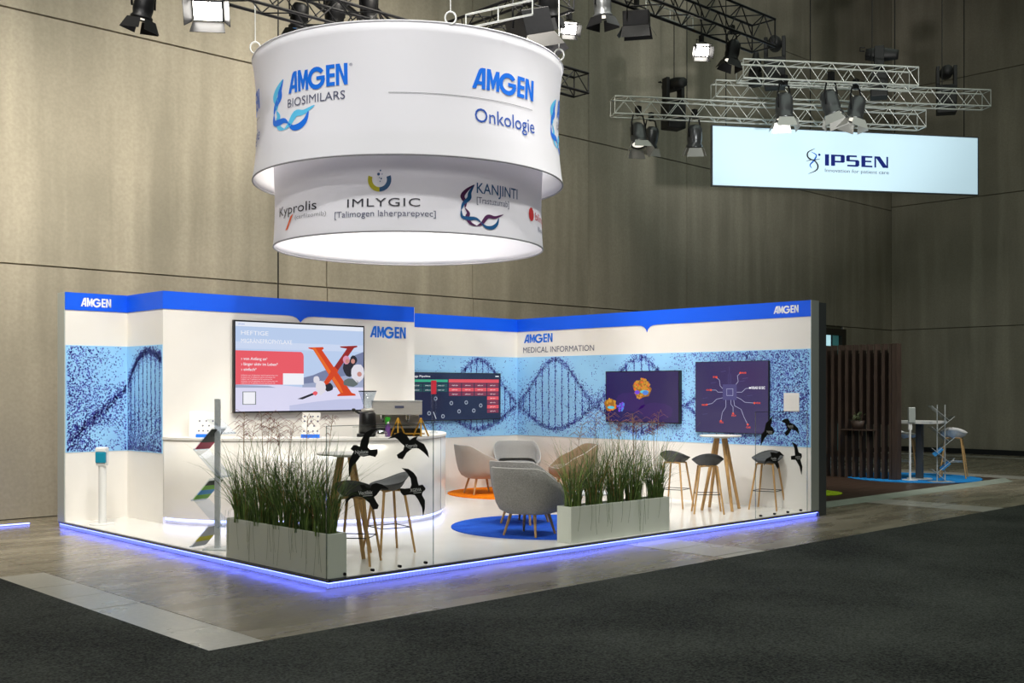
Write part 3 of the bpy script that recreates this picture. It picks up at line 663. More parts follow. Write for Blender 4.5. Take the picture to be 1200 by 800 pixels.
# grinder
gr = thing('coffee_grinder', (2.88, 3.33, CT), 'black coffee grinder with clear conical hopper on the counter', 'coffee grinder', rz=R(-40))
MB().box(-.13, .10, -.13, .13, 0, .04).build('base', 'black_plastic', gr, bevel=.006)
MB().lathe([(.10, .04), (.115, .05), (.105, .30), (.09, .32), (0.0, .32)], n=20).build('body', 'black_plastic', gr)
MB().lathe([(.035, .32), (.08, .33), (.085, .36), (.04, .37)], n=18).build('collar', 'stainless', gr)
MB().lathe([(.045, .37), (.05, .39), (.115, .585), (.112, .585), (.045, .39), (.04, .37)], n=20).build('hopper', 'acrylic', gr)
MB().disc((0, 0, .585), .118, .014, 20).build('hopper_lid', 'black_plastic', gr)
MB().cyl((-.10, 0, .30), (-.17, 0, .34), .014, n=8).lathe([(0, -.025), (.022, -.018), (.028, 0), (.022, .018), (0, .025)], (-.18, 0, .345), 10).build('lever', 'black_plastic', gr)
kb = thing('milk_jug', (2.88, 3.05, CT), 'low steel tray and jug at the foot of the grinder', 'jug')
MB().lathe([(0, 0), (.06, 0), (.065, .06), (.05, .09), (.046, .09), (.06, .05), (0, .01)], n=16).build('jug_body', 'chrome', kb)
MB().tube([(.06, 0, .07), (.10, 0, .06), (.10, 0, .03), (.06, 0, .02)], .006).build('handle', 'chrome', kb)
# spray bottle
sb = thing('spray_bottle', (3.02, 3.08, CT), 'small spray bottle with bright green trigger on the counter', 'bottle')
MB().lathe([(0, 0), (.034, 0), (.036, .02), (.034, .13), (.016, .17), (.014, .19)], n=16).build('bottle_body', 'purple_liquid', sb)
MB().box(-.035, .03, -.014, .014, .215, .255).cyl((0, 0, .19), (0, 0, .22), .018).box(-.03, -.018, -.008, .008, .16, .215).build('trigger', 'green_plastic', sb)
MB().cyl((0, 0, .17), (0, 0, .195), .02, n=12).build('cap', 'white_plastic', sb)
# gold A-frame stand with dark shelf
af = thing('display_stand', (3.30, 2.98, CT), 'little two-shelf stand with gold A-shaped legs on the counter', 'display stand', rz=R(-38))
for x in (-.15, .15):
    MB().cyl((x, -.11, 0), (x, 0, .24), .011, n=8).build('leg', 'gold', af); MB().cyl((x, .11, 0), (x, 0, .24), .011, n=8).build('leg', 'gold', af)
    MB().cyl((x-.1, -.02, 0), (x, 0, .24), .011, n=8).build('leg', 'gold', af); MB().cyl((x+.1, -.02, 0), (x, 0, .24), .011, n=8).build('leg', 'gold', af)
MB().box(-.20, .20, -.07, .07, .03, .042).build('shelf', 'gold', af)
MB().box(-.20, .20, -.04, .04, .145, .153).build('shelf', 'black_plastic', af)
# glass sneeze guard
sg = thing('glass_shelf', (2.92, 2.98, CT), 'thin clear glass guard along the counter edge', 'glass')
MB().add([(-.48, .06, 0), (.62, -.02, 0), (.62, -.012, 0), (-.48, .068, 0), (-.48, .06, .14), (.62, -.02, .14), (.62, -.012, .14), (-.48, .068, .14)], [(0, 1, 5, 4), (1, 2, 6, 5), (2, 3, 7, 6), (3, 0, 4, 7)]).build('pane', 'glass', sg)
MB().add([(-.48, .06, .14), (.62, -.02, .14), (.62, -.012, .14), (-.48, .068, .14), (-.48, .06, .146), (.62, -.02, .146), (.62, -.012, .146), (-.48, .068, .146)], [(4, 5, 6, 7), (0, 1, 5, 4), (1, 2, 6, 5), (2, 3, 7, 6), (3, 0, 4, 7)]).build('top_edge', 'glass_edge', sg)
# tall acrylic tube display on the right end of the counter
at = thing('acrylic_column', (4.16, 3.52, CT), 'tall clear acrylic tube with red top standing at the counter end', 'display stand')
MB().cyl((0, 0, .02), (0, 0, .55), .037, n=16).build('tube', 'acrylic', at)
MB().cyl((0, 0, .55), (0, 0, .74), .038, n=16).build('printed_sleeve', 'red_print', at)
MB().cyl((0, 0, 0), (0, 0, .02), .06, n=20).build('base', 'acrylic', at)
# card holders with dotted print
def card(loc, rz, label, dots):
    t = thing('card_holder', loc, label, 'card holder', rz=rz)
    c = MB(); c.prism([(-.115, -.05, .02), (.115, -.05, .02), (.115, .05, .32), (-.115, .05, .32)], (0, .006, -.002)); c.build('card', 'white_panel', t)
    c = MB(); c.prism([(-.118, -.062, .0), (.118, -.062, .0), (.118, -.052, .045), (-.118, -.052, .045)], (0, .006, 0)); c.build('blue_strip', 'logo_blue', t)
    MB().box(-.12, .12, -.06, .09, 0, .008).build('foot', 'acrylic', t)
    c = MB()
    for x, z in dots:
        y = -.05+(z-.02)/3-.002
        c.poly([(x+.012*math.cos(k*1.047), y+.012*math.sin(k*1.047)/3, z+.012*math.sin(k*1.047)) for k in range(6)])
    c.build('printed_dots', 'ink_grey', t)
    return t
dts = [(-.085, .27), (-.01, .27), (.02, .27), (.085, .27), (-.085, .21), (0, .21), (.085, .21), (-.04, .15), (.04, .15), (-.085, .085), (-.03, .085), (.03, .085), (.085, .085)]
card((2.14, 3.53, CT), R(-42), 'white dotted card with blue foot below the large screen', dts)
card((1.23, 4.56, CT), R(-42), 'white dotted card on the counter just left of the brochure pole', dts[4:])
bx = thing('paper_dispenser', (1.22, 4.78, CT), 'small pale paper holder at the left end of the counter', 'paper holder', rz=R(-30))
MB().prism([(-.1, -.02, 0), (.1, -.02, 0), (.1, .09, .33), (-.1, .09, .33)], (0, .006, 0)).build('card', 'white_panel', bx)
MB().box(-.1, .1, -.05, .05, 0, .01).build('foot', 'acrylic', bx)

# ================================================================== FURNITURE
def stool(loc, rz, label, seatm='stool_grey', legm='oak', group='bar stools'):
    t = thing('bar_stool', loc, label, 'stool', rz, group)
    for sx in (-1, 1):
        for sy in (-1, 1):
            MB().cyl((sx*.12, sy*.12, .655), (sx*.205, sy*.205, 0), .0155, .0125, 8).build('leg', legm, t)
    k = lambda z: .12+.085*(.655-z)/.655
    MB().tube([(-.12, -.12, .655), (-.09, 0, .668), (-.12, .12, .655), (0, .09, .668), (.12, .12, .655), (.09, 0, .668), (.12, -.12, .655), (0, -.09, .668)], .013, 6, closed=True).build('seat_frame', legm, t)
    q = k(.27)
    MB().tube([(-q, -q, .27), (q, -q, .27), (q, q, .27), (-q, q, .27)], .0055, 5, closed=True).build('footrest', 'black_metal' if seatm == 'stool_grey' else 'silver', t)
    # moulded shell: low raised back at -x
    nr, nt = 7, 28; top = []; bot = []
    for j in range(nr+1):
        r = j/nr
        for i in range(nt):
            a = 2*math.pi*i/nt; c = math.cos(a); x = r*(.205*c-.015*(c < 0)*c*c); y = r*.225*math.sin(a)
            back = max(0, -c)**1.5; z = .715+.035*r**3+.095*back*r**2.6-.035*max(0, c)*r**4
            top.append((x, y, z)); rr = .82+.18*(1-r)
            bot.append((x*rr, y*rr, z-.036-.032*(1-r*r)-(.02*back*r)))
    n = len(top); mb = MB(); fs = []
    for j in range(nr):
        for i in range(nt):
            a, b_ = j*nt+i, j*nt+(i+1) % nt
            fs.append((a, b_, b_+nt, a+nt)); fs.append((n+b_, n+a, n+a+nt, n+b_+nt))
    for i in range(nt): a, b_ = nr*nt+i, nr*nt+(i+1) % nt; fs.append((a, b_, n+b_, n+a))
    mb.add(top+bot, fs, None, True); mb.build('seat', seatm, t)
    return t
st = stool((.745, .62, P0), R(38), 'grey bar stool nearest the front corner, beside the left planter')
dup(st, (1.455, 1.005, P0), R(-10+180), 'grey bar stool behind and right of the front corner stool')
dup(st, (6.95, .88, P0), R(42), 'dark grey bar stool nearest the front at the right high table')
dup(st, (7.22, 1.66, P0), R(15), 'dark grey bar stool left of and behind the right high table')
dup(st, (7.98, .58, P0), R(195), 'grey bar stool behind the right glass pane')
def high_table(loc, rz, label, rad=.30, foot=.31, legm='oak'):
    t = thing('high_table', loc, label, 'table', rz, 'high tables')
    MB().lathe([(0, 1.05), (rad-.012, 1.05), (rad, 1.058), (rad, 1.067), (rad-.004, 1.072), (0, 1.072)], n=40).build('tabletop', 'white_panel', t)
    MB().disc((0, 0, 1.03), .12, .02, 20).build('mounting_plate', 'white_plastic', t)
    for k in range(4):
        a = R(45+90*k); c, s_ = math.cos(a), math.sin(a)
        MB().cyl((c*.075, s_*.075, 1.035), (c*foot, s_*foot, 0), .030, .022, 10).build('leg', legm, t)
    return t
ht = high_table((.96, 1.09, P0), R(45), 'round white high table on oak legs by the left planter')
dup(ht, (7.44, 1.01, P0), R(22), 'round white high table on oak legs in front of the circuit screen')
def lounge(loc, rz, label, fab='fabric_grey'):
    t = thing('lounge_chair', loc, label, 'chair', rz, 'lounge chairs')
    nt = 40; prof = []
    def h(a):
        q = min(1, max(0, ((1-math.cos(a))/2-.10)/.78)); q = .45*q+.55*q*q*(3-2*q); return .425+.375*q
    rows = [(.30, 0), (.62, .02), (.80, .10), (.90, .26), (.955, .5), (.99, .8), (1.0, 1.0), (.985, 1.012), (.955, 1.0), (.91, .8), (.86, .5), (.80, .3)]
    vs = []; z0 = .25
    for ri, (rs, f) in enumerate(rows):
        for i in range(nt):
            a = 2*math.pi*i/nt; hh = h(a); c, s_ = math.cos(a), math.sin(a)
            zz = z0+(hh-z0)*f
            if ri >= 9: zz = max(zz, .36); 
            if ri >= 9: zz = .38+(hh-.38)*f if hh > .38 else .38
            e = .70; x = math.copysign(abs(c)**e, c)*.385*rs; y = math.copysign(abs(s_)**e, s_)*.41*rs
            x -= .05*f*max(0, -c); x += (.02 if c > 0 else 0)*0
            if c > 0.2: x *= 1-.06*f
            vs.append((x, y, zz))
    fs = [((j)*nt+i, j*nt+(i+1) % nt, (j+1)*nt+(i+1) % nt, (j+1)*nt+i) for j in range(len(rows)-1) for i in range(nt)]
    fs.append(tuple(range(nt))[::-1])
    MB().add(vs, fs, None, True).build('shell', fab, t)
    rim = vs[7*nt:8*nt]; MB().tube([(x, y, z+.002) for x, y, z in rim], .0055, 5, closed=True).build('piping', 'piping', t)
    cu = []; rr = [(0, .47), (.5, .468), (.72, .45), (.80, .415), (.80, .36)]
    for r, z in rr:
        for i in range(nt):
            a = 2*math.pi*i/nt; c, s_ = math.cos(a), math.sin(a); e = .78
            cu.append((math.copysign(abs(c)**e, c)*.385*r+.012, math.copysign(abs(s_)**e, s_)*.41*r, z))
    MB().add(cu, [((j)*nt+(i+1) % nt, j*nt+i, (j+1)*nt+i, (j+1)*nt+(i+1) % nt) for j in range(len(rr)-1) for i in range(nt)], None, True).build('seat_cushion', fab, t)
    for sx in (-1, 1):
        for sy in (-1, 1): MB().cyl((sx*.15, sy*.16, .275), (sx*.225, sy*.22, 0), .021, .013, 10).build('leg', 'oak', t)
    return t
z = P0+.012
l1 = lounge((3.46, .90, z), R(14), 'nearest grey lounge chair on the blue rug, seen from behind')
l2 = dup(l1, (4.22, 1.76, z), R(14), 'second grey lounge chair on the blue rug, just beyond the nearest one')
lounge((6.52, 5.13, z), R(-20), 'taupe lounge chair on the orange rug beside the counter', 'fabric_taupe')
lounge((7.62, 5.42, z), R(-128), 'light grey lounge chair in the back corner, facing the front', 'fabric_light')
lounge((7.70, 4.20, z), R(150), 'tan lounge chair half hidden behind the planter grass', 'fabric_brown')
def low_table(loc, label, hgt=.42, r=.30):
    t = thing('side_table', loc, label, 'table')
    MB().disc((0, 0, hgt-.015), r, .015, 36).build('tabletop', 'white_plastic', t)
    MB().cyl((0, 0, .01), (0, 0, hgt-.015), .018, n=12).build('pedestal', 'white_plastic', t)
    MB().disc((0, 0, 0), .19, .012, 28).build('base', 'white_plastic', t); return t
low_table((7.10, 4.78, z), 'small round white table on the orange rug')
low_table((4.60, .95, z), 'small round white table on the blue rug behind the planter')
tag(MB().disc((0, 0, 0), 1.25, .011, 64).build('round_rug', 'carpet_blue', loc=(4.25, 1.33, P0)), 'round blue rug on the white stand floor', 'rug')
tag(MB().disc((0, 0, 0), 1.12, .011, 64).build('round_rug', 'carpet_orange', loc=(7.04, 4.88, P0)), 'round orange rug in the back corner of the stand', 'rug')

# ================================================================== PLANTERS AND GRASS
def planter(loc, sx, sy, sz, label, clips):
    t = thing('planter_box', loc, label, 'planter'); th = .02; x, y = sx/2, sy/2
    MB().box(-x, x, -y, -y+th, 0, sz).box(-x, x, y-th, y, 0, sz).box(-x, -x+th, -y+th, y-th, 0, sz).box(x-th, x, -y+th, y-th, 0, sz).box(-x+th, x-th, -y+th, y-th, 0, .02).build('box', 'planter', t, bevel=.003)
    MB().box(-x+th, x-th, -y+th, y-th, .02, sz-.035).build('soil', 'soil', t)
    return t
planter((.108, .935, P0), .205, 1.84, .41, 'long white planter along the left edge at the front corner', 0)
planter((4.185, .185, P0), 1.77, .22, .41, 'long white planter on the front edge before the blue rug', 0)
def clump(loc, label, seed, n=300, hmax=.85, spread=.10, drop=None, plumes=4):
    r = random.Random(seed); mb = MB()
    for k in range(n):
        a = r.uniform(0, 6.283); q = spread*math.sqrt(r.random())*1.25; bx_, by = q*math.cos(a), q*math.sin(a)
        la = a+r.gauss(0, .9); H = hmax*r.uniform(.42, 1.0)**1.1; lean = H*abs(r.gauss(.13, .24)); droop = r.random()**2*.40*H
        wd = r.uniform(.0026, .0052); wa = r.uniform(0, 3.14); wx, wy = math.cos(wa)*wd, math.sin(wa)*wd; pts = []
        for j in range(6):
            t = j/5; o_ = lean*t**1.7+droop*t**3*1.5
            pts.append((bx_+math.cos(la)*o_, by+math.sin(la)*o_, H*t-droop*t**4*1.2))
        vs = []
        for j, p in enumerate(pts):
            f = 1-(j/5)**2*.85; vs += [(p[0]-wx*f, p[1]-wy*f, p[2]), (p[0]+wx*f, p[1]+wy*f, p[2])]
        m_ = 'grass' if r.random() < .66 else ('grass_light' if r.random() < .8 else 'dry_stem')
        mb.add(vs, [(2*j, 2*j+1, 2*j+3, 2*j+2) for j in range(5)], m_, True)
    if drop:      # long blades that hang over the planter front
        for k in range(drop[2]):
            x0, y0 = r.uniform(-.14, .14), r.uniform(-.14, .14); L_ = r.uniform(.15, .36); ww = .002
            if drop[0]: bx_, by, ox = drop[0], x0, 1
            else: bx_, by, ox = x0, drop[1], 0
            pts = []
            for j in range(8):
                t = j/7; s_ = min(1, t*2.2); up = .14*math.sin(min(1, t*1.6)*math.pi) if t < .62 else 0
                out = math.copysign(.03+.02*(k % 3)/2, drop[0] or drop[1])*s_
                if ox: pts.append((bx_*s_*1.0+out, y0*s_+.03*math.sin(3*t+k), up-max(0, t-.45)/.55*L_))
                else: pts.append((x0*s_+.03*math.sin(3*t+k), by*s_+out, up-max(0, t-.45)/.55*L_))
            vs = []
            for p in pts: vs += [(p[0]-(0 if ox else ww), p[1]-(ww if ox else 0), p[2]), (p[0]+(0 if ox else ww), p[1]+(ww if ox else 0), p[2])]
            mb.add(vs, [(2*j, 2*j+1, 2*j+3, 2*j+2) for j in range(7)], 'grass', True)
    t = thing('ornamental_grass', loc, label, 'grass')
    tag(mb.build('blades', 'grass', t), kind='stuff')
    for k in range(plumes):
        pm = MB(); a = r.uniform(0, 6.28); H = hmax*r.uniform(1.02, 1.18); lx, ly = math.cos(a)*r.uniform(.03, .14), math.sin(a)*r.uniform(.03, .14)
        stem = [(lx*t_*t_*1.0, ly*t_*t_*1.0, H*t_) for t_ in (0, .3, .6, .85, 1)]; pm.tube(stem, .0026, 3, 'dry_stem')
        for i in range(16):
            aa = r.uniform(0, 6.28); z0 = H*r.uniform(.80, 1.0); l_ = r.uniform(.06, .15); f = z0/H
            b0 = Vector((lx*f*f, ly*f*f, z0)); e1 = b0+Vector((math.cos(aa)*l_*.6, math.sin(aa)*l_*.6, l_*.35)); e2 = e1+Vector((math.cos(aa)*l_*.5, math.sin(aa)*l_*.5, -l_*.35))
            pm.tube([b0, e1, e2], [.0018, .0026, .0012], 3, 'plume')
        pm.build('seed_head', 'plume', t)
    return t
gz = P0+.375
for k, (y, nm) in enumerate(((1.66, 'leftmost grass clump in the left planter, furthest from the corner'), (1.27, 'second grass clump from the left in the left planter'), (.90, 'middle grass clump of the left planter'), (.53, 'grass clump second from the corner in the left planter'), (.20, 'grass clump at the front corner end of the left planter'))):
    clump((.10, y, gz), nm, 20+k, 215, .96+.05*(k % 2), .085, drop=(-.11, 0, 5), plumes=3 if k in (0, 1, 2) else 1)
for k, (x, nm) in enumerate(((3.45, 'leftmost grass clump in the right planter'), (3.80, 'second grass clump from the left in the right planter'), (4.18, 'middle grass clump of the right planter'), (4.52, 'fourth grass clump from the left in the right planter'), (4.92, 'rightmost grass clump in the right planter'))):
    clump((x, .185, gz), nm, 40+k, 200, .94 if k else .86, .08, drop=(0, -.12, 6 if k in (1, 3) else 2), plumes=1 if k < 2 else 3)

# ================================================================== GLASS PANES WITH BIRDS
def pane(x0, x1, ztop_, label):
    t = thing('glass_partition', ((x0+x1)/2, 0.012, P0), label, 'glass pane')
    wbuild(MB().box(x0+.006, x1-.006, .008, .016, P0, ztop_-.006), 'pane', 'glass', t)
    wbuild(MB().box(x0, x0+.006, .008, .016, P0, ztop_).box(x1-.006, x1, .008, .016, P0, ztop_).box(x0+.006, x1-.006, .008, .016, ztop_-.006, ztop_), 'polished_edge', 'glass_edge', t)
    n = 4
    for k in range(n):
        x = x0+(.17 if x0 < 1 else .10)+(x1-x0-.3)*k/(n-1)+.03
        wbuild(MB().cyl((x, -.004, P0+.03), (x, .03, P0+.03), .014, n=12), 'clamp', 'black_metal', t)
    return t
pane(-.018, 1.249, 1.49, 'clear glass pane with four black birds beside the left planter')
pane(6.83, 8.125, 1.52, 'clear glass pane with four black birds by the right wall')
BIRDS = [
 ('Nplate', (.295,1.222,.15,.035), 'black bird cutout, wing raised, upper left on the left glass pane', [(0.247,1.269),(0.279,1.304),(0.308,1.306),(0.352,1.287),(0.369,1.348),(0.417,1.419),(0.484,1.447),(0.566,1.449),(0.506,1.416),(0.462,1.369),(0.451,1.310),(0.440,1.280),(0.472,1.255),(0.556,1.258),(0.556,1.215),(0.529,1.183),(0.462,1.201),(0.395,1.192),(0.359,1.200),(0.308,1.142),(0.265,1.109),(0.233,1.015),(0.226,1.081),(0.233,1.163),(0.265,1.215),(0.286,1.247)]),
 ('Kyprolis', (.895,1.262,.14,.032), 'black bird cutout diving left, upper right on the left glass pane', [(0.677,1.351),(0.764,1.360),(0.799,1.341),(0.834,1.309),(0.880,1.277),(0.865,1.234),(0.787,1.194),(0.803,1.160),(0.857,1.148),(0.904,1.208),(0.975,1.248),(1.054,1.245),(1.119,1.205),(1.183,1.152),(1.167,1.216),(1.119,1.287),(1.054,1.314),(1.022,1.334),(1.042,1.364),(0.999,1.356),(0.943,1.330),(0.896,1.387),(0.834,1.414),(0.779,1.397),(0.741,1.379)]),
 ('Vectibix', (.335,.838,.16,.038), 'black bird cutout, lower left on the left glass pane, over the stool', [(0.178,0.741),(0.207,0.810),(0.250,0.860),(0.308,0.874),(0.381,0.882),(0.352,0.931),(0.403,0.928),(0.425,0.903),(0.477,0.894),(0.491,0.929),(0.544,0.938),(0.604,0.922),(0.649,0.901),(0.695,0.868),(0.649,0.877),(0.596,0.878),(0.544,0.823),(0.514,0.807),(0.544,0.757),(0.571,0.725),(0.556,0.692),(0.506,0.691),(0.462,0.756),(0.388,0.810),(0.322,0.832),(0.250,0.813),(0.207,0.781)]),
 ('XGEVA', (.945,.828,.14,.032), 'black bird cutout with upright wings, lower right on the left glass pane', [(0.846,1.064),(0.927,1.052),(0.991,1.011),(1.030,0.966),(1.042,0.915),(1.054,0.883),(1.103,0.889),(1.138,0.853),(1.135,0.834),(1.103,0.817),(1.095,0.787),(1.132,0.734),(1.132,0.659),(1.111,0.579),(1.099,0.661),(1.054,0.739),(1.007,0.793),(0.951,0.802),(0.865,0.799),(0.834,0.829),(0.826,0.872),(0.880,0.863),(0.951,0.864),(0.967,0.895),(0.956,0.957),(0.912,1.015)]),
 ('Nplate', (7.09,1.235,.13,.03), 'black bird cutout, upper left on the right glass pane', [(7.235,1.462),(7.180,1.422),(7.072,1.363),(7.036,1.263),(6.965,1.215),(6.947,1.065),(7.036,1.162),(7.108,1.211),(7.235,1.207),(7.271,1.237),(7.235,1.299),(7.180,1.320),(7.198,1.381)]),
 ('Kyprolis', (7.61,1.30,.13,.03), 'black bird cutout, upper right on the right glass pane', [(7.444,1.386),(7.548,1.415),(7.624,1.414),(7.661,1.361),(7.776,1.327),(7.872,1.273),(7.899,1.188),(7.814,1.243),(7.699,1.267),(7.624,1.196),(7.567,1.177),(7.530,1.219),(7.605,1.269),(7.548,1.353)]),
 ('Vectibix', (7.19,.866,.13,.03), 'black bird cutout, lower left on the right glass pane, over the stool', [(7.018,0.790),(7.072,0.878),(7.198,0.913),(7.180,0.965),(7.271,0.961),(7.326,0.949),(7.400,0.971),(7.519,0.904),(7.418,0.915),(7.344,0.856),(7.392,0.762),(7.355,0.727),(7.289,0.808),(7.180,0.843),(7.090,0.847)]),
 ('XGEVA', (7.80,.858,.13,.03), 'black bird cutout with upright wings, lower right on the right glass pane', [(7.718,1.089),(7.833,1.044),(7.883,0.937),(7.961,0.913),(7.968,0.871),(7.930,0.830),(7.980,0.733),(7.961,0.619),(7.910,0.737),(7.814,0.835),(7.699,0.841),(7.692,0.893),(7.795,0.899),(7.783,0.993)])]
fB = Fr((0, 0.008, 0), (1, 0, 0))
for txt, (tx, tz, tw, tcap), lab, pts in BIRDS:
    cx = sum(p[0] for p in pts)/len(pts); cz = sum(p[1] for p in pts)/len(pts)
    t = thing('bird_cutout', (cx, 0.006, cz), lab, 'bird cutout', group='bird cutouts')
    mb = MB(); mb.prism([(x, .003, z_) for x, z_ in pts][::-1], (0, .005, 0)); wbuild(mb, 'silhouette', 'black_matte', t)
    mb = MB(); put_text(mb, txt, fB.at(.0062), tx, tz, tw, tcap, 'ink_white', .01)
    mb.poly([fB.p(tx+tw*.3, tz-.016, .0062), fB.p(tx+tw, tz-.016, .0062), fB.p(tx+tw, tz-.011, .0062), fB.p(tx+tw*.3, tz-.011, .0062)], 'ink_white')
    wbuild(mb, 'lettering', 'ink_white', t)

# ================================================================== BROCHURE STAND, SANITISER
bs = thing('brochure_stand', (.236, 2.454, P0), 'aluminium pole with tilted clear brochure trays by the left planter', 'brochure stand', rz=-YAW)
MB().box(-.03, .03, -.02, .02, 0, 1.63).build('pole', 'aluminium', bs, bevel=.004)
MB().box(-.13, .13, -.14, .14, 0, .012).build('base_plate', 'aluminium', bs)
# view direction right in plan = (cos yaw, -sin yaw); trays zigzag left and right of the pole
vr = Vector((math.cos(YAW), -math.sin(YAW), 0)); vf = Vector((math.sin(YAW), math.cos(YAW), 0))
WV = vr*.052+vf*.09
def tray2(cx, cz, ax, az):
    c = Vector((cx, 0, cz)); d = Vector((ax, 0, az)); wv = Vector((.056, .094, 0)); n = d.cross(wv).normalized()
    mb = MB(); mb.obox(c, d, wv, n*.0025); mb.build('tray', 'acrylic', bs)
    mb = MB(); e = c-d if az > 0 else c+d; mb.obox(e+Vector((0, 0, .006)), wv, Vector((.004, 0, 0)), Vector((0, 0, .010))); mb.build('tray_lip', 'acrylic', bs)
for q in ((-.08, 1.20, .10, .12), (-.05, .93, .13, -.15), (-.105, .65, .10, .12), (-.05, .39, .13, -.15), (-.12, .15, .10, .12), (.04, 1.33, .08, -.08)): tray2(*q)
def brochure(cx, cz, ax, az, cols, label):
    c = vr*cx+Vector((.236, 2.454, P0+cz)); d = vr*ax+Vector((0, 0, az)); n = d.cross(WV).normalized()
    if n.dot(vf) > 0: n = -n
    t = thing('brochure', c, label, 'brochure'); k = len(cols)
    for i, col in enumerate(cols):
        a = -1+2*i/k; b_ = -1+2*(i+1)/k
        mb = MB(); mb.obox(c+d*((a+b_)/2)+n*.008, d*((b_-a)/2), WV, n*.003); mb.build('cover_panel', col, t, world=True)
brochure(-.08, 1.20, .09, .108, ['leaflet_pink', 'leaflet_dark', 'leaflet_dark'], 'brochure with pink and dark green cover, top tray of the pole')
brochure(-.105, .65, .085, .10, ['leaflet_green', 'leaflet_blue', 'leaflet_green', 'leaflet_dark'], 'green and blue brochure in the middle tray of the pole')
brochure(-.12, .15, .09, .108, ['leaflet_grey', 'ink_olive', 'leaflet_grey', 'leaflet_grey'], 'pale grey brochure in the lowest tray of the pole')
sn = thing('sanitiser_dispenser', (.263, 5.472, P0), 'white hand sanitiser post with teal dispenser by the left wall', 'dispenser', rz=-YAW+R(0))
MB().disc((0, 0, 0), .16, .014, 36).build('base', 'white_plastic', sn)
MB().cyl((0, 0, .014), (0, 0, .76), .048, n=24).build('post', 'white_plastic', sn)
MB().box(-.065, .065, -.06, .06, .75, .99).build('housing', 'white_plastic', sn, bevel=.015)
MB().box(-.066, .066, -.075, -.03, .79, .93).build('front_cover', 'teal_plastic', sn, bevel=.01)
MB().box(-.07, .062, -.07, -.02, .93, .985).build('lever', 'white_plastic', sn, bevel=.01)

# ================================================================== HANGING RING SIGN
DCX, DCY = 3.0, 2.6
rs = thing('hanging_ring_sign', (DCX, DCY, 3.58), 'big round white double drum sign hanging over the stand', 'hanging sign')
def drum(r0, rw, r1, z0, z1, name):
    prof = []; n = 14
    for k in range(n+1):
        t = k/n; r = (r0*(1-t)+r1*t)-(((r0+r1)/2-rw)*math.sin(math.pi*t)**.8 if 0 < t < 1 else 0); prof.append((r, z0+(z1-z0)*t))
    full = prof+[(r-.008, z_) for r, z_ in prof[::-1]]+[prof[0]]
    o = MB().lathe(full, (DCX, DCY, 0), 192).build(name, 'ring_fabric', rs, world=True)
    for (r, z_, hm, hr) in ((prof[0][0], prof[0][1], 'hem', .010), (prof[-1][0], prof[-1][1], 'ring_fabric', .012)):
        MB().tube([(DCX+(r-.004)*math.cos(2*math.pi*i/96), DCY+(r-.004)*math.sin(2*math.pi*i/96), z_) for i in range(96)], hr, 8, closed=True).build('rim_tube', hm, o, world=True)
    def rad(z_):
        t = min(1, max(0, (z_-z0)/(z1-z0))); k = min(n-1, int(t*n)); f = t*n-k; return prof[k][0]*(1-f)+prof[k+1][0]*f
    return o, rad
mat('hem', (140, 140, 144), 0.6)
_b = MB.build
def mbuild(s, name, m=None, parent=None, loc=None, world=False, bevel=0.0):
    if world and parent is not None:
        o = _b(s, name, m, None, None, False, bevel); off = Vector((0, 0, 0)); p = parent
        while p is not None: off += Vector(p.location); p = p.parent
        o.data.transform(Matrix.Translation(-off)); o.parent = parent; return o
    return _b(s, name, m, parent, loc, world, bevel)
MB.build = mbuild
up_d, up_r = drum(1.945, 1.885, 1.945, 4.39, 5.85, 'upper_drum')
lo_d, lo_r = drum(1.694, 1.672, 1.694, 3.585, 4.62, 'lower_drum')
# wrap map: angle 0 faces the camera, positive to the right in view
def wrap(rad, ex=.004):
    def mp(a_deg, z_):
        a = R(a_deg); r = rad(z_)+ex; return Vector((DCX, DCY, z_))+vr*(r*math.sin(a))-vf*(r*math.cos(a))
    return mp
# the view axis to the drum is not the camera axis: turn by the bearing of the drum
brg = math.atan2(DCX-CX, DCY-CY); dv = Vector((math.sin(brg), math.cos(brg), 0)); dr_ = Vector((math.cos(brg), -math.sin(brg), 0))
def wrapz(rad, a0=0, ex=.004):
    def mp(a_deg, z_):
        a = R(a_deg+a0); r = rad(z_)+ex+.003; return Vector((DCX, DCY, z_))+dr_*(r*math.sin(a))-dv*(r*math.cos(a))
    return mp
def swirl(mb, mp, x, y, sx, sy, cols, w_):
    A = curve2([(.26, .96), (.12, .78), (.14, .60), (.20, .50), (.10, .40), (.02, .52), (.0, .60)][:3]+[(.03, .48)], 6)
    segs = [([(.30, 1.0), (.14, .86), (.04, .70), (.10, .55), (.09, .42)], cols[1]), ([(.30, 1.0), (.20, .80), (.18, .66), (.06, .52), (.01, .36)], cols[0]),
            ([(.09, .42), (.16, .30), (.14, .20), (.20, .06), (.34, .0)], cols[1]), ([(.01, .36), (.03, .20), (.16, .17), (.32, .18), (.44, .10)], cols[0]),
            ([(.44, .10), (.55, .0), (.70, .0), (.82, .10), (.88, .26)], cols[0]), ([(.34, .0), (.46, .08), (.60, .26), (.78, .26), (1.0, .36)], cols[1])]
    for p, c in segs: ribbon(mb, lambda a, b_: mp(x+a*sx, y+b_*sy), curve2(p, 5), c, w_)
def part(name, m, par, fn, label=None):
    g = MB(); fn(g); o = g.build(name, m, par, world=True)
    if label: o['label'] = label
    return o
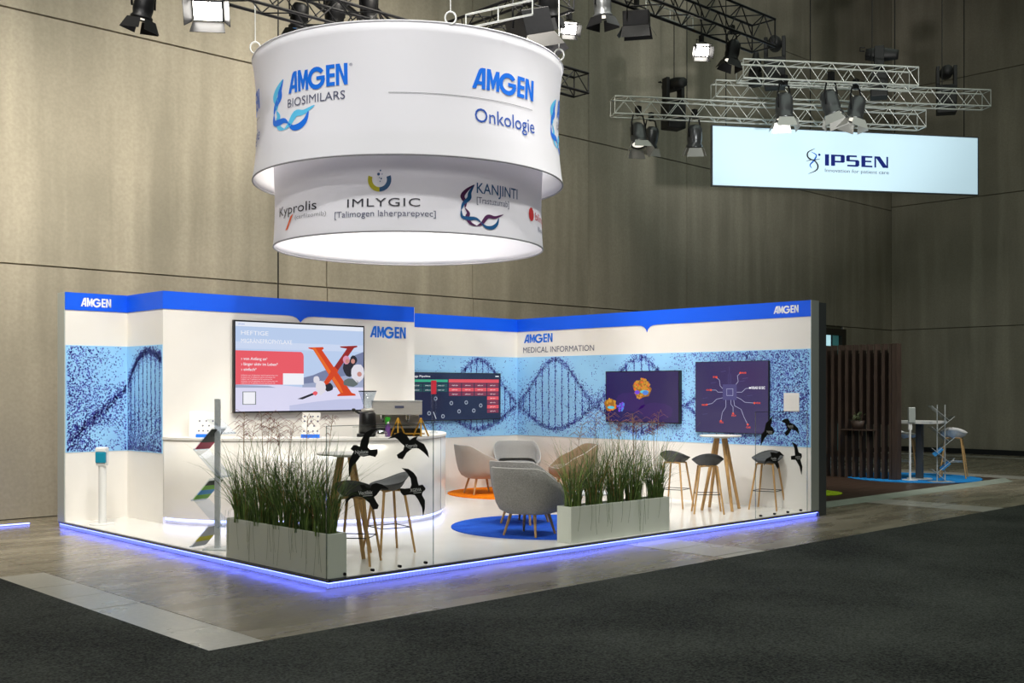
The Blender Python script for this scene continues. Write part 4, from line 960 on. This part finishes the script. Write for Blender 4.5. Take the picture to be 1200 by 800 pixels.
for rep in (-120, 0, 120):
    mp = wrapz(up_r, rep)
    part('logo_lettering', 'logo_blue', up_d, lambda g: put_logo(g, mp, -46.5, 5.185, 25.5, .235, 'logo_blue'))
    part('lettering', 'ink_grey', up_d, lambda g: (put_text(g, 'BIOSIMILARS', mp, -47, 5.03, 25, .10, 'ink_grey'), put_text(g, '®', mp, -20.4, 5.385, 1.2, .03, 'ink_grey')))
    part('ribbon_emblem', 'logo_blue', up_d, lambda g: swirl(g, lambda a, b_: wrapz(up_r, rep, .002)(-56+a*22, 4.79+b_*.58), 0, 0, 1, 1, ('logo_blue', 'logo_cyan'), .13))
    part('logo_lettering', 'logo_blue', up_d, lambda g: put_logo(g, mp, 21.5, 5.185, 28, .235, 'logo_blue'))
    part('lettering', 'onk_blue', up_d, lambda g: put_text(g, 'Onkologie', mp, 22.5, 4.81, 27.5, .165, 'onk_blue'))
    part('printed_line', 'ink_pale', up_d, lambda g: [g.poly([mp(-7+k*2, 5.075), mp(-5+k*2, 5.075), mp(-5+k*2, 5.083), mp(-7+k*2, 5.083)], 'ink_pale') for k in range(28)])
for rep in (0, 180):
    mp = wrapz(lo_r, rep)
    part('lettering', 'ink_black', lo_d, lambda g: put_text(g, 'Kyprolis', mp, -67, 3.88, 28, .115, 'ink_black', 0, .12))
    part('lettering', 'ink_pale', lo_d, lambda g: put_text(g, '(carfilzomib)', mp, -52, 3.80, 18, .05, 'ink_pale'))
    part('orange_stroke', 'ink_orange', lo_d, lambda g: g.poly([mp(-55.5, 3.85), mp(-53.5, 3.87), mp(-57.5, 3.70), mp(-59.5, 3.69)][::-1], 'ink_orange'))
    part('lettering', 'ink_black', lo_d, lambda g: (put_text(g, 'IMLYGIC', mp, -24.5, 3.865, 28.5, .098, 'ink_black', 0, 0, 1.1), put_text(g, '[Talimogen laherparepvec]', mp, -30, 3.755, 40, .072, 'ink_grey')))
    cz = 4.165; kx = 1/1.69*180/math.pi
    def arcs(g, i0, i1, c):
        for i in range(i0, i1):
            a, b_ = 160+i*10, 170+i*10
            f = lambda an, r: mp(-11.5+r*kx*math.cos(R(an)), cz+r*math.sin(R(an)))
            g.poly([f(a, .135), f(b_, .135), f(b_, .085), f(a, .085)], c)
    part('ring_emblem', 'ink_olive', lo_d, lambda g: (arcs(g, 0, 11, 'ink_olive'), arcs(g, 11, 22, 'ink_petrol')))
    part('dots_emblem', 'ink_petrol', lo_d, lambda g: [g.poly([mp(-11.5+(x+r_*math.cos(k))*kx, cz+y+r_*math.sin(k)) for k in (0, 1.05, 2.1, 3.14, 4.2, 5.2)], 'ink_petrol') for x, y, r_ in ((-.01, .06, .018), (.012, .10, .01), (.02, .01, .01), (.03, .06, .006), (0, .02, .006), (.008, -.02, .007))])
    part('lettering', 'ink_petrol', lo_d, lambda g: (put_text(g, 'KANJINTI', mp, 27, 4.06, 22, .125, 'ink_petrol', .006), put_text(g, '[Trastuzumab]', mp, 27, 3.945, 16.5, .075, 'ink_grey')))
    part('ribbon_emblem', 'ink_petrol', lo_d, lambda g: swirl(g, lambda a, b_: mp(20+a*20, 3.68+b_*.47), 0, 0, 1, 1, ('ink_petrol', 'ink_plum'), .09))
    part('red_drop_emblem', 'ink_red', lo_d, lambda g: g.poly([mp(60.5+2.6*math.cos(k*.63), 3.93+.085*math.sin(k*.63)) for k in range(10)], 'ink_red'))
    part('lettering', 'ink_red', lo_d, lambda g: put_text(g, 'blincyto', mp, 65, 3.88, 24, .10, 'ink_red'))
    part('lettering', 'ink_grey', lo_d, lambda g: put_text(g, '(Blinatumomab)', mp, 68, 3.76, 20, .06, 'ink_grey'))
# inner cross frame that carries the drums, hidden from below only partly
fr_ = MB()
for a in (0, 60, 120):
    c, s_ = math.cos(R(a)), math.sin(R(a)); fr_.cyl((DCX-c*1.93, DCY-s_*1.93, 5.83), (DCX+c*1.93, DCY+s_*1.93, 5.83), .012, n=6)
fr_.build('inner_frame', 'aluminium', rs, world=True)
for k, sx in enumerate((-1.84, .45, 1.82, -.6)):
    dd = -math.sqrt(max(0, 1.94**2-sx**2))*(1 if k in (1,) else .25 if k != 3 else -1)
    sx2 = sx
    if k in (0, 2): dd = -math.sqrt(max(0, 1.94**2-sx**2))
    p = Vector((DCX, DCY, 5.85))+dr_*sx2+dv*dd
    rg = MB(); rg.tube([p+dr_*(.06*math.cos(2*math.pi*i/14))+Vector((0, 0, .06+.07*math.sin(2*math.pi*i/14))) for i in range(14)], .011, 6, closed=True)
    rg.build('hanging_ring', 'white_plastic', rs, world=True)
    MB().cyl(p+Vector((0, 0, .12)), p+Vector((-.06+.1*(k > 1), .05, 8.5)), .007, n=5).build('suspension_cable', 'white_plastic', rs, world=True)

# ================================================================== TRUSSES
def truss(a, b_, sz, m, label, nb=12, r=.016, rb=.007, up=Vector((0, 0, 1)), group=None):
    a, b_ = Vector(a), Vector(b_); d = (b_-a).normalized(); side = d.cross(up).normalized(); u = side.cross(d).normalized()
    t = thing('truss', a, label, 'truss', group=group); h = sz/2; L_ = (b_-a).length
    cor = {}
    for i, j in ((-1, -1), (1, -1), (1, 1), (-1, 1)):
        o_ = side*(h*i)+u*(h*j); cor[(i, j)] = o_
        MB().cyl(a+o_, b_+o_, r, n=6).build('chord', m, t, world=True)
    faces = [((-1, -1), (-1, 1)), ((1, -1), (1, 1)), ((-1, -1), (1, -1)), ((-1, 1), (1, 1))]
    cache = {}
    for (c0, c1) in faces:
        for k in range(nb):
            p0 = cor[c0] if k % 2 == 0 else cor[c1]; p1 = cor[c1] if k % 2 == 0 else cor[c0]
            key = (c0, c1, k % 2); s0 = d*(L_*k/nb)
            if key not in cache:
                o = MB().cyl(p0, p1+d*(L_/nb), rb, n=5).build('brace', m, t); o.location = s0; cache[key] = o
            else:
                o = cache[key].copy(); S.collection.objects.link(o); o.location = s0; o.parent = t
    for e in (a, b_):
        MB().cyl(e+cor[(-1, -1)], e+cor[(-1, 1)], rb*1.3, n=5).cyl(e+cor[(1, -1)], e+cor[(1, 1)], rb*1.3, n=5).cyl(e+cor[(-1, -1)], e+cor[(1, -1)], rb*1.3, n=5).cyl(e+cor[(-1, 1)], e+cor[(1, 1)], rb*1.3, n=5).build('end_frame', m, t, world=True)
    return t
def dep(u, v, t):             # point at picture position (u, v), t metres along the viewing axis
    return Vector((CX, CY, CZ))+(vf+vr*((u-600)/1293.77)+Vector((0, 0, 1))*((455.98-v)/1293.77))*t
truss(dep(867, 83, 20.2), dep(1071, 92.4, 20.75), .34, 'silver', 'shortest and highest silver truss above the lit banner', 14)
truss(dep(836, 106, 21.5), dep(1156, 117.4, 22.2), .32, 'silver', 'middle silver truss reaching furthest right', 22)
truss(dep(718, 125, 20.6), dep(1080, 141, 21.65), .32, 'silver', 'lowest silver truss just above the lit banner, reaching furthest left', 24)
truss((-2.4, 3.13, 6.50), (6.78, 3.13, 6.50), .30, 'black_metal', 'long black truss behind the drum sign', 30, .02, .009)
truss((3.2, 2.32, 7.9), (10.52, 2.32, 7.9), .46, 'black_metal', 'black truss at the top right with lamps under it', 22, .024, .011)
truss((4.72, 1.5, 6.95), (4.72, 7.2, 6.95), .30, 'black_metal', 'black cross truss behind the drum sign, running towards the wall', 18, .02, .009)
truss((1.9, 3.2, 6.95), (4.7, 4.9, 6.95), .34, 'black_metal', 'short slanting black truss above the drum sign', 9, .022, .010)

def par_can(p, tgt, label, m='silver', s=1.0, lens='lens_dim', doors='barn_silver'):
    p = Vector(p); t = thing('stage_lamp', p, label, 'stage lamp', group='stage lamps')
    q = (Vector(tgt)-p).to_track_quat('-Z', 'Y').to_matrix().to_4x4()
    def mk(mb, n, mm):
        o = mb.build(n, mm, t); o.data.transform(q); return o
    mk(MB().lathe([(0, .20*s), (.07*s, .19*s), (.105*s, .14*s), (.11*s, -.02*s), (.10*s, -.08*s), (.12*s, -.10*s), (.12*s, -.13*s), (.10*s, -.13*s)], n=18), 'housing', m)
    mk(MB().disc((0, 0, -.115*s), .095*s, .006, 18), 'lens', lens)
    for k in range(4):
        c, s_ = math.cos(k*math.pi/2), math.sin(k*math.pi/2); x = Vector((c, s_, 0)); y = Vector((-s_, c, 0))
        b0 = x*.12*s+Vector((0, 0, -.13*s)); b1 = x*.165*s+Vector((0, 0, -.25*s))
        mb = MB(); mb.prism([b0-y*.09*s, b0+y*.09*s, b1+y*.125*s, b1-y*.125*s], x*.004); mk(mb, 'barn_door', doors)
    MB().tube([(-.13*s, 0, 0), (-.14*s, 0, .18*s), (-.1*s, 0, .30*s), (.1*s, 0, .30*s), (.14*s, 0, .18*s), (.13*s, 0, 0)], .012*s, 5).build('yoke', 'black_metal', t)
    MB().box(-.035*s, .035*s, -.03*s, .03*s, .29*s, .42*s).build('clamp', 'black_metal', t)
    return t
par_can(dep(748, 160, 20.6), dep(748, 160, 20.6)+Vector((-.2, -.3, -1)), 'left one of the two silver lamps hanging at the lowest truss\'s left end', 'lamp_grey', 1.35)
par_can(dep(763, 163, 21.0), dep(763, 163, 21)+Vector((.1, .3, -1)), 'right one of the two silver lamps hanging at the lowest truss\'s left end', 'lamp_grey', 1.2)
par_can(dep(814, 162, 20.9), dep(814, 162, 20.9)+Vector((.2, .2, -1)), 'lone silver lamp just left of the lit banner', 'lamp_grey', 1.3)
par_can(dep(919, 128, 20.35), dep(919, 128, 20.35)+Vector((-.05, -.05, -1)), 'silver lamp hanging before the trusses, above the banner\'s left third', 'lamp_grey', 1.5)
par_can(dep(974, 124, 20.5), dep(974, 124, 20.5)+Vector((.1, -.3, -1)), 'silver lamp above the banner\'s middle', 'lamp_grey', 1.5)
par_can(dep(1003, 130, 20.6), dep(1003, 130, 20.6)+Vector((-.2, .1, -1)), 'silver lamp above the banner, right of the middle one', 'lamp_grey', 1.4)
par_can(dep(168, 9, 12.0), dep(168, 9, 12)+Vector((-.1, .2, -1)), 'unlit lamp at the top left corner of the hall wall', 'black_metal', 1.0, 'lens_dim', 'black_metal')
par_can(dep(706, 8, 15.5), dep(706, 8, 15.5)+Vector((.05, 0, -1)), 'unlit lamp with dark flaps at the top centre right', 'lamp_grey', 1.15, 'lens_dim', 'black_metal')
par_can(dep(858, 62, 18.5), dep(858, 62, 18.5)+Vector((-.2, .1, -1)), 'black lamp hanging from the end of the top right truss', 'black_metal', 1.1, 'lens_dim', 'black_metal')
def flood(p, tgt, label, s=1.0, on_=True, doors='black_metal'):
    p = Vector(p); t = thing('flood_lamp', p, label, 'stage lamp', group='flood lamps'); q = (Vector(tgt)-p).to_track_quat('-Z', 'Y').to_matrix().to_4x4()
    def mk(mb, n, mm, bv=0):
        o = mb.build(n, mm, t, bevel=bv); o.data.transform(q); return o
    mk(MB().box(-.16*s, .16*s, -.11*s, .11*s, -.04*s, .14*s), 'housing', 'black_metal', .01)
    mk(MB().box(-.14*s, .14*s, -.09*s, .09*s, -.05*s, -.041*s), 'lens', 'lamp_lens' if on_ else 'lens_dim')
    for sy in (-1, 1):
        mb = MB(); mb.prism([(-.16*s, sy*.11*s, -.04*s), (.16*s, sy*.11*s, -.04*s), (.18*s, sy*.18*s, -.18*s), (-.18*s, sy*.18*s, -.18*s)], (0, sy*.004, 0)); mk(mb, 'barn_door', doors)
    for sx in (-1, 1):
        mb = MB(); mb.prism([(sx*.16*s, -.11*s, -.04*s), (sx*.16*s, .11*s, -.04*s), (sx*.23*s, .13*s, -.15*s), (sx*.23*s, -.13*s, -.15*s)], (sx*.004, 0, 0)); mk(mb, 'barn_door', doors)
    MB().tube([(-.18*s, 0, 0), (-.18*s, 0, .22*s), (.18*s, 0, .22*s), (.18*s, 0, 0)], .010*s, 5).build('yoke', 'black_metal', t)
    MB().box(-.03, .03, -.03, .03, .2*s, .34*s).build('clamp', 'black_metal', t)
    return t
def hanger(p, top, label):
    tag(MB().cyl((0, 0, 0), (0, 0, top-p.z), .012, n=6).build('hanging_pipe', 'black_metal', loc=p), label, 'pipe')
p = dep(244, 12, 12.0); flood(p, p+Vector((-.55, -.75, -.55)), 'glaring flood lamp at the top left, left of the drum sign', 1.05); hanger(p+Vector((0, 0, .3)), 14.4, 'thin pipe holding the glaring flood lamp at the top left')
p = dep(667, 34, 15.0); flood(p, p+Vector((-.5, -.9, -.6)), 'glaring lamp at the upper right of the drum sign', .62); hanger(p+Vector((0, 0, .18)), 14.4, 'thin pipe holding the glaring lamp right of the drum sign')
p = dep(822, 60, 18.0); flood(p, p+Vector((-.6, -.8, -.5)), 'glaring lamp under the top right truss', .75); hanger(p+Vector((0, 0, .2)), 8.0, 'short pipe holding the glaring lamp under the top right truss')
p = dep(746, 27, 17.0); flood(p, p+Vector((.15, .1, -1)), 'unlit black flood lamp left of the top right truss', 1.25, False)
p = dep(622, 40, 13.6); flood(p, p+Vector((.25, -.1, -1)), 'big black flood lamp behind the drum sign\'s right shoulder', 1.7, False)
for k, (u_, v_, d_, s_) in enumerate(((350, 22, 14.0, 1.0), (392, 18, 14.6, 1.2), (432, 12, 15.0, 1.1), (642, 6, 14.2, 1.2))):
    p = dep(u_, v_, d_); par_can(p, p+Vector((.1*k, .2, -1)), ['black lamp above the drum sign\'s left shoulder', 'black lamp second from the left above the drum sign', 'black lamp above the drum sign, left of its middle hook', 'black lamp high behind the drum sign\'s right side'][k], 'black_metal', s_, 'lens_blue', 'black_metal')
def moving_head(p, yaw_, tilt, label, s=1.0):
    t = thing('moving_head_lamp', p, label, 'stage lamp', rz=yaw_, group='moving head lamps')
    MB().box(-.19*s, .19*s, -.16*s, .16*s, -.55*s, -.05*s).build('base', 'black_matte', t, bevel=.02)
    MB().box(-.20*s, -.13*s, -.09*s, .09*s, -.05*s, .42*s).box(.13*s, .20*s, -.09*s, .09*s, -.05*s, .42*s).box(-.2*s, .2*s, -.1*s, .1*s, -.05*s, .03*s).build('yoke', 'black_matte', t, bevel=.01)
    o = MB().lathe([(0, -.26*s), (.11*s, -.25*s), (.13*s, -.10*s), (.13*s, .12*s), (.10*s, .30*s), (.09*s, .36*s), (0, .36*s)], n=16).build('head', 'black_matte', t)
    o.location = (0, 0, .30*s); o.rotation_euler = (R(tilt), 0, 0)
    h_ = MB().tube([(-.12*s, .1*s, -.27*s), (-.12*s, .1*s, -.36*s), (.12*s, .1*s, -.36*s), (.12*s, .1*s, -.27*s)], .012*s, 5).build('handle', 'black_matte', t); h_.location = o.location; h_.rotation_euler = o.rotation_euler
    return t
mh = moving_head(dep(789, 118, 21.2), R(-20), 95, 'moving-head spotlight on the lowest truss, left end', 1.0)
dup(mh, dep(908, 70, 20.9), R(-60), 'moving-head spotlight on the highest truss, left part')
dup(mh, dep(1030, 82, 21.5), R(30), 'moving-head spotlight on the highest truss, right end')
dup(mh, dep(1109, 102, 22.6), R(-60), 'moving-head spotlight on the middle truss, far right')
moving_head(dep(885, 83, 21.2), R(90), 10, 'small moving-head lamp between the two left trusses', .55)
# batten frames near the lamps
def batten(a, b_, label):
    a, b_ = Vector(a), Vector(b_); t = thing('light_batten', a, label, 'light batten'); d = (b_-a).normalized(); s_ = Vector((0, 0, 1))
    for k in (0, .16): MB().cyl(a+s_*k, b_+s_*k, .012, n=6).build('rail', 'silver', t, world=True)
    for f in (0, .5, 1): MB().cyl(a+(b_-a)*f, a+(b_-a)*f+s_*.16, .010, n=6).build('rung', 'silver', t, world=True)
batten(dep(757, 13, 17.2), dep(812, 33, 18.2), 'thin bright metal frame under the top right truss')
batten(dep(546, 33, 13.2), dep(624, 17, 12.4), 'thin bright metal frame above the drum sign\'s right shoulder')
tag(MB().cyl((0, 0, 3.08), (0, 0, 14.4), .012, n=6).build('hanging_cable', 'black_matte', loc=(3.684, 6.8, 0)), 'thin black cable hanging behind the box wall under the drum', 'cable')
for k, (u_, d_, y0) in enumerate(((805, 23.5, 120), (1022, 21.3, 75), (1104, 22, 108), (790, 21, 105))):
    p = dep(u_, y0, d_); tag(MB().cyl((0, 0, 0), (0, 0, 14.4-p.z), .009, n=5).build('hanging_cable', 'black_matte', loc=p), ['black chain to the ceiling just left of the lit banner', 'steel cable above the highest truss\'s right end', 'steel cable above the middle truss\'s right part', 'steel cable above the lowest truss\'s left end'][k], 'cable')

# ---- lit banner
B0, B1 = Vector((11.947, 4.419, 5.80)), Vector((16.72, 1.306, 5.80)); bu = (B1-B0).normalized(); BL = (B1-B0).length; BH = 1.15
bn = thing('hanging_banner', (B0+B1)/2, 'long lit rectangular banner hanging under the silver trusses', 'hanging sign')
fN = Fr(B0, bu)
mb = MB(); mb.prism([fN.p(0, 0, -.06), fN.p(BL, 0, -.06), fN.p(BL, BH, -.06), fN.p(0, BH, -.06)], fN.n*.06); mb.build('light_box', 'sign_light', bn, world=True)
mb = MB()
for (a, b_, c, d) in ((-.02, -.02, BL+.02, 0), (-.02, BH, BL+.02, BH+.02), (-.02, 0, 0, BH), (BL, 0, BL+.02, BH)): mb.prism([fN.p(a, b_, -.07), fN.p(c, b_, -.07), fN.p(c, d, -.07), fN.p(a, d, -.07)], fN.n*.075)
mb.build('frame', 'edge_metal', bn, world=True)
g = MB(); mpn = fN.at(.004)
k_ = BL/310.4     # metres per picture pixel along the banner
mpn0 = mpn
mpn = lambda a, b_: mpn0(2.455+(a-2.455)*1.087, b_)
def seg(x0, z0, x1, z1): g.poly([mpn(x0, z0), mpn(x1, z0), mpn(x1, z1), mpn(x0, z1)], 'logo_navy')
X0 = 2.465; zb = .465; cap = .225
seg(X0-.11, zb, X0-.03, zb+cap)
seg(X0+.01, zb, X0+.09, zb+cap); seg(X0+.09, zb+cap-.035, X0+.26, zb+cap); seg(X0+.20, zb+.08, X0+.28, zb+cap-.01); seg(X0+.09, zb+.07, X0+.26, zb+.105)
seg(X0+.33, zb+cap-.035, X0+.52, zb+cap); seg(X0+.31, zb+.105, X0+.38, zb+cap-.015); seg(X0+.33, zb+.10, X0+.55, zb+.135); seg(X0+.49, zb+.02, X0+.57, zb+.12); seg(X0+.33, zb, X0+.55, zb+.035)
seg(X0+.61, zb, X0+.69, zb+cap); seg(X0+.69, zb, X0+.83, zb+.035); seg(X0+.69, zb+.10, X0+.81, zb+.132); seg(X0+.69, zb+cap-.035, X0+.83, zb+cap)
seg(X0+.87, zb, X0+.905, zb+cap); seg(X0+1.11, zb, X0+1.145, zb+cap); g.poly([mpn(X0+.88, zb+cap), mpn(X0+.98, zb+cap), mpn(X0+1.14, zb), mpn(X0+1.04, zb)][::-1], 'logo_navy')
put_text(g, 'Innovation for patient care', mpn, X0-.11, zb-.125, 1.27, .072, 'ink_grey')
rb = lambda pts, c, w_: ribbon(g, mpn, curve2(pts, 6), c, w_)
rb([(X0-.30, zb+.33), (X0-.44, zb+.25), (X0-.44, zb+.15), (X0-.34, zb+.10), (X0-.20, zb+.13)], 'ink_black', .03)
rb([(X0-.38, zb+.26), (X0-.28, zb+.20), (X0-.32, zb+.10), (X0-.40, zb+.0), (X0-.36, zb-.07)], 'logo_blue', .03)
rb([(X0-.48, zb+.07), (X0-.34, zb+.10), (X0-.25, zb+.0), (X0-.28, zb-.10), (X0-.44, zb-.18)], 'ink_black', .03)
g.poly([mpn(X0-.22+.025*math.cos(k), zb+.21+.025*math.sin(k)) for k in (0, .8, 1.6, 2.4, 3.1, 3.9, 4.7, 5.5)], 'logo_navy')
g.build('printed_lettering', 'logo_navy', bn, world=True)
for f in (.05, .36, .68, .95):
    MB().cyl(fN.p(BL*f, BH, -.03), fN.p(BL*f, BH+8.6-1.15, -.03), .01, n=6).build('hanger', 'black_metal', bn, world=True)

# ================================================================== NEIGHBOURING STAND
ns = thing('neighbour_floor', (12.5, 3.4, 0), 'low dark wood floor of the neighbouring stand with pale sloped kerb', 'platform')
for k in range(30):
    y0 = .80+k*.2
    if y0+.2 > 7.3: break
    MB().box(8.62, 16.75, y0+.002, y0+.198, 0, .038).build('floorboard', 'dark_wood_floor', ns, world=True)
tag(MB().add([(8.62, .50, .002), (16.5, .50, .002), (16.8, .80, .04), (8.62, .80, .04), (8.62, .80, 0), (16.8, .80, 0)], [(0, 1, 2, 3), (1, 5, 2), (0, 3, 4), (0, 4, 5, 1), (3, 2, 5, 4)]).build('sloped_kerb', 'kerb', ns, world=True), 'pale grey sloped kerb')
tag(MB().disc((0, 0, 0), 1.3, .01, 56).build('round_rug', 'carpet_sky', loc=(15.5, 2.09, .039)), 'round sky blue rug on the neighbouring stand', 'rug')
tag(MB().disc((0, 0, 0), .6, .01, 48).build('round_rug', 'carpet_green', loc=(11.08, 1.83, .039)), 'round lime green rug on the neighbouring stand', 'rug')
sc = thing('slatted_screen', (14.7, 3.3, .04), 'tall dark brown screen of upright slats at the right', 'screen wall')
for k in range(17):
    y = 2.10+k*.158
    MB().box(14.62, 14.80, y, y+.05, .04, 2.72).build('slat', 'slat_brown', sc, world=True)
tag(MB().box(14.62, 14.80, 1.98, 2.09, .04, 2.72).build('slat', 'slat_brown', sc, world=True), 'wider end post')
for z_ in (.45, 2.02): MB().box(14.80, 14.84, 2.0, 4.75, z_, z_+.09).build('rail', 'slat_brown', sc, world=True)
tag(MB().box(14.86, 14.95, 2.12, 4.75, 1.12, 2.55).build('back_panel', 'black_matte', sc, world=True), 'black panel behind the slats')
sh = thing('wall_shelf', (14.55, 2.75, 1.0), 'narrow shelf fixed to the slatted screen', 'shelf')
MB().box(-.10, .06, -.34, .34, 0, .025).build('board', 'slat_brown', sh); MB().box(.02, .07, -.25, -.2, -.12, 0).build('bracket', 'black_metal', sh); MB().box(.02, .07, .2, .25, -.12, 0).build('bracket', 'black_metal', sh)
pp = thing('potted_plant', (14.53, 2.77, 1.026), 'small potted plant on the shelf of the slatted screen', 'plant')
MB().lathe([(0, 0), (.08, 0), (.11, .17), (.10, .17), (.09, .15), (0, .15)], n=14, ry=1.35).build('pot', 'slat_brown', pp)
r = random.Random(4); lf = MB()
for k in range(70):
    a = r.uniform(0, 6.28); e = r.uniform(.1, 1.4); L_ = r.uniform(.08, .22); d = Vector((math.cos(a)*math.cos(e), math.sin(a)*math.cos(e)*1.3, math.sin(e))); c = d*L_+Vector((0, 0, .14)); s_ = d.cross(Vector((0, 0, 1))).normalized()*.016
    lf.poly([c-d*.035, c+s_, c+d*.035, c-s_])
tag(lf.build('foliage', 'fig_leaf', pp), kind='stuff')
nt_ = thing('high_table', (15.2, 1.80, .05), 'white high table on the neighbouring stand\'s blue rug', 'table')
MB().box(-.38, .38, -.38, .38, 1.10, 1.15).build('tabletop', 'white_plastic', nt_); MB().box(-.05, .05, -.06, .06, .01, 1.10).build('column', 'endcap_dark', nt_); MB().disc((0, 0, 0), .24, .012, 28).build('base', 'white_plastic', nt_)
s2 = stool((16.05, 1.50, .05), R(20), 'white bar stool right of the zigzag brochure rack', 'stool_white', 'oak', 'white bar stools'); s2.scale = (1.2, 1.2, 1.2)
d2 = dup(s2, (15.45, 2.22, .05), R(-70), 'white bar stool behind the neighbouring high table'); d2.scale = (1.2, 1.2, 1.2)
sd = thing('sanitiser_dispenser', (14.78, 1.79, .05), 'slim white dispenser post left of the neighbouring high table', 'dispenser', rz=-YAW)
MB().disc((0, 0, 0), .15, .014, 28).build('base', 'white_plastic', sd); MB().cyl((0, 0, .014), (0, 0, 1.0), .022, n=12).build('post', 'white_plastic', sd)
MB().box(-.035, .035, -.02, .02, .98, 1.38).build('bracket', 'white_plastic', sd); MB().box(-.04, .09, -.05, .03, 1.12, 1.42).build('dispenser_box', 'endcap_grey', sd, bevel=.01)
zz = thing('brochure_stand', (14.85, 1.20, .045), 'silver zigzag brochure rack with two poles on the neighbouring stand', 'brochure stand', rz=-YAW)
for x in (-.075, .075): MB().cyl((x, 0, 0), (x, 0, 1.48), .012, n=8).build('pole', 'aluminium', zz)
MB().box(-.21, .21, -.15, .15, 0, .012).build('base_plate', 'aluminium', zz)
for k in range(7):
    z_ = .12+k*.20; sgn = 1 if k % 2 else -1
    mb = MB(); mb.obox((sgn*.05, 0, z_), (.17, 0, .14*sgn), (0, .11, 0), (.003*sgn, 0, -.004)); mb.build('tray', 'acrylic', zz)
    MB().cyl((sgn*.05-.17, -.11, z_-.14*sgn), (sgn*.05+.17, -.11, z_+.14*sgn), .005, n=5).build('tray_edge', 'aluminium', zz)
for k, (zc, sgn, col, lab) in enumerate(((.55, -1, 'leaflet_blue', 'blue leaflet in the middle of the zigzag rack'), (.28, 1, 'leaflet_blue', 'blue leaflet low in the zigzag rack'))):
    t = thing('leaflet', Vector((14.85, 1.20, .045+zc)), lab, 'leaflet', rz=-YAW); mb = MB(); mb.obox((sgn*.07, -.02, .03), (.08, 0, .066), (0, .08, .02), (.002, 0, -.003)); mb.build('page', col, t)

# glowing strip put in for the blue glow on the hall floor
ll = thing('glow_strip', (-3.0, 6.86, 0), 'thin strip added for the blue glow on the floor by the hall wall left of the stand', 'light strip')
MB().box(-3, 2.85, -.02, .0, .0, .012).build('channel', 'aluminium', ll); MB().box(-3, 2.85, -.03, .01, .013, .022).build('led_strip', 'led_blue', ll)
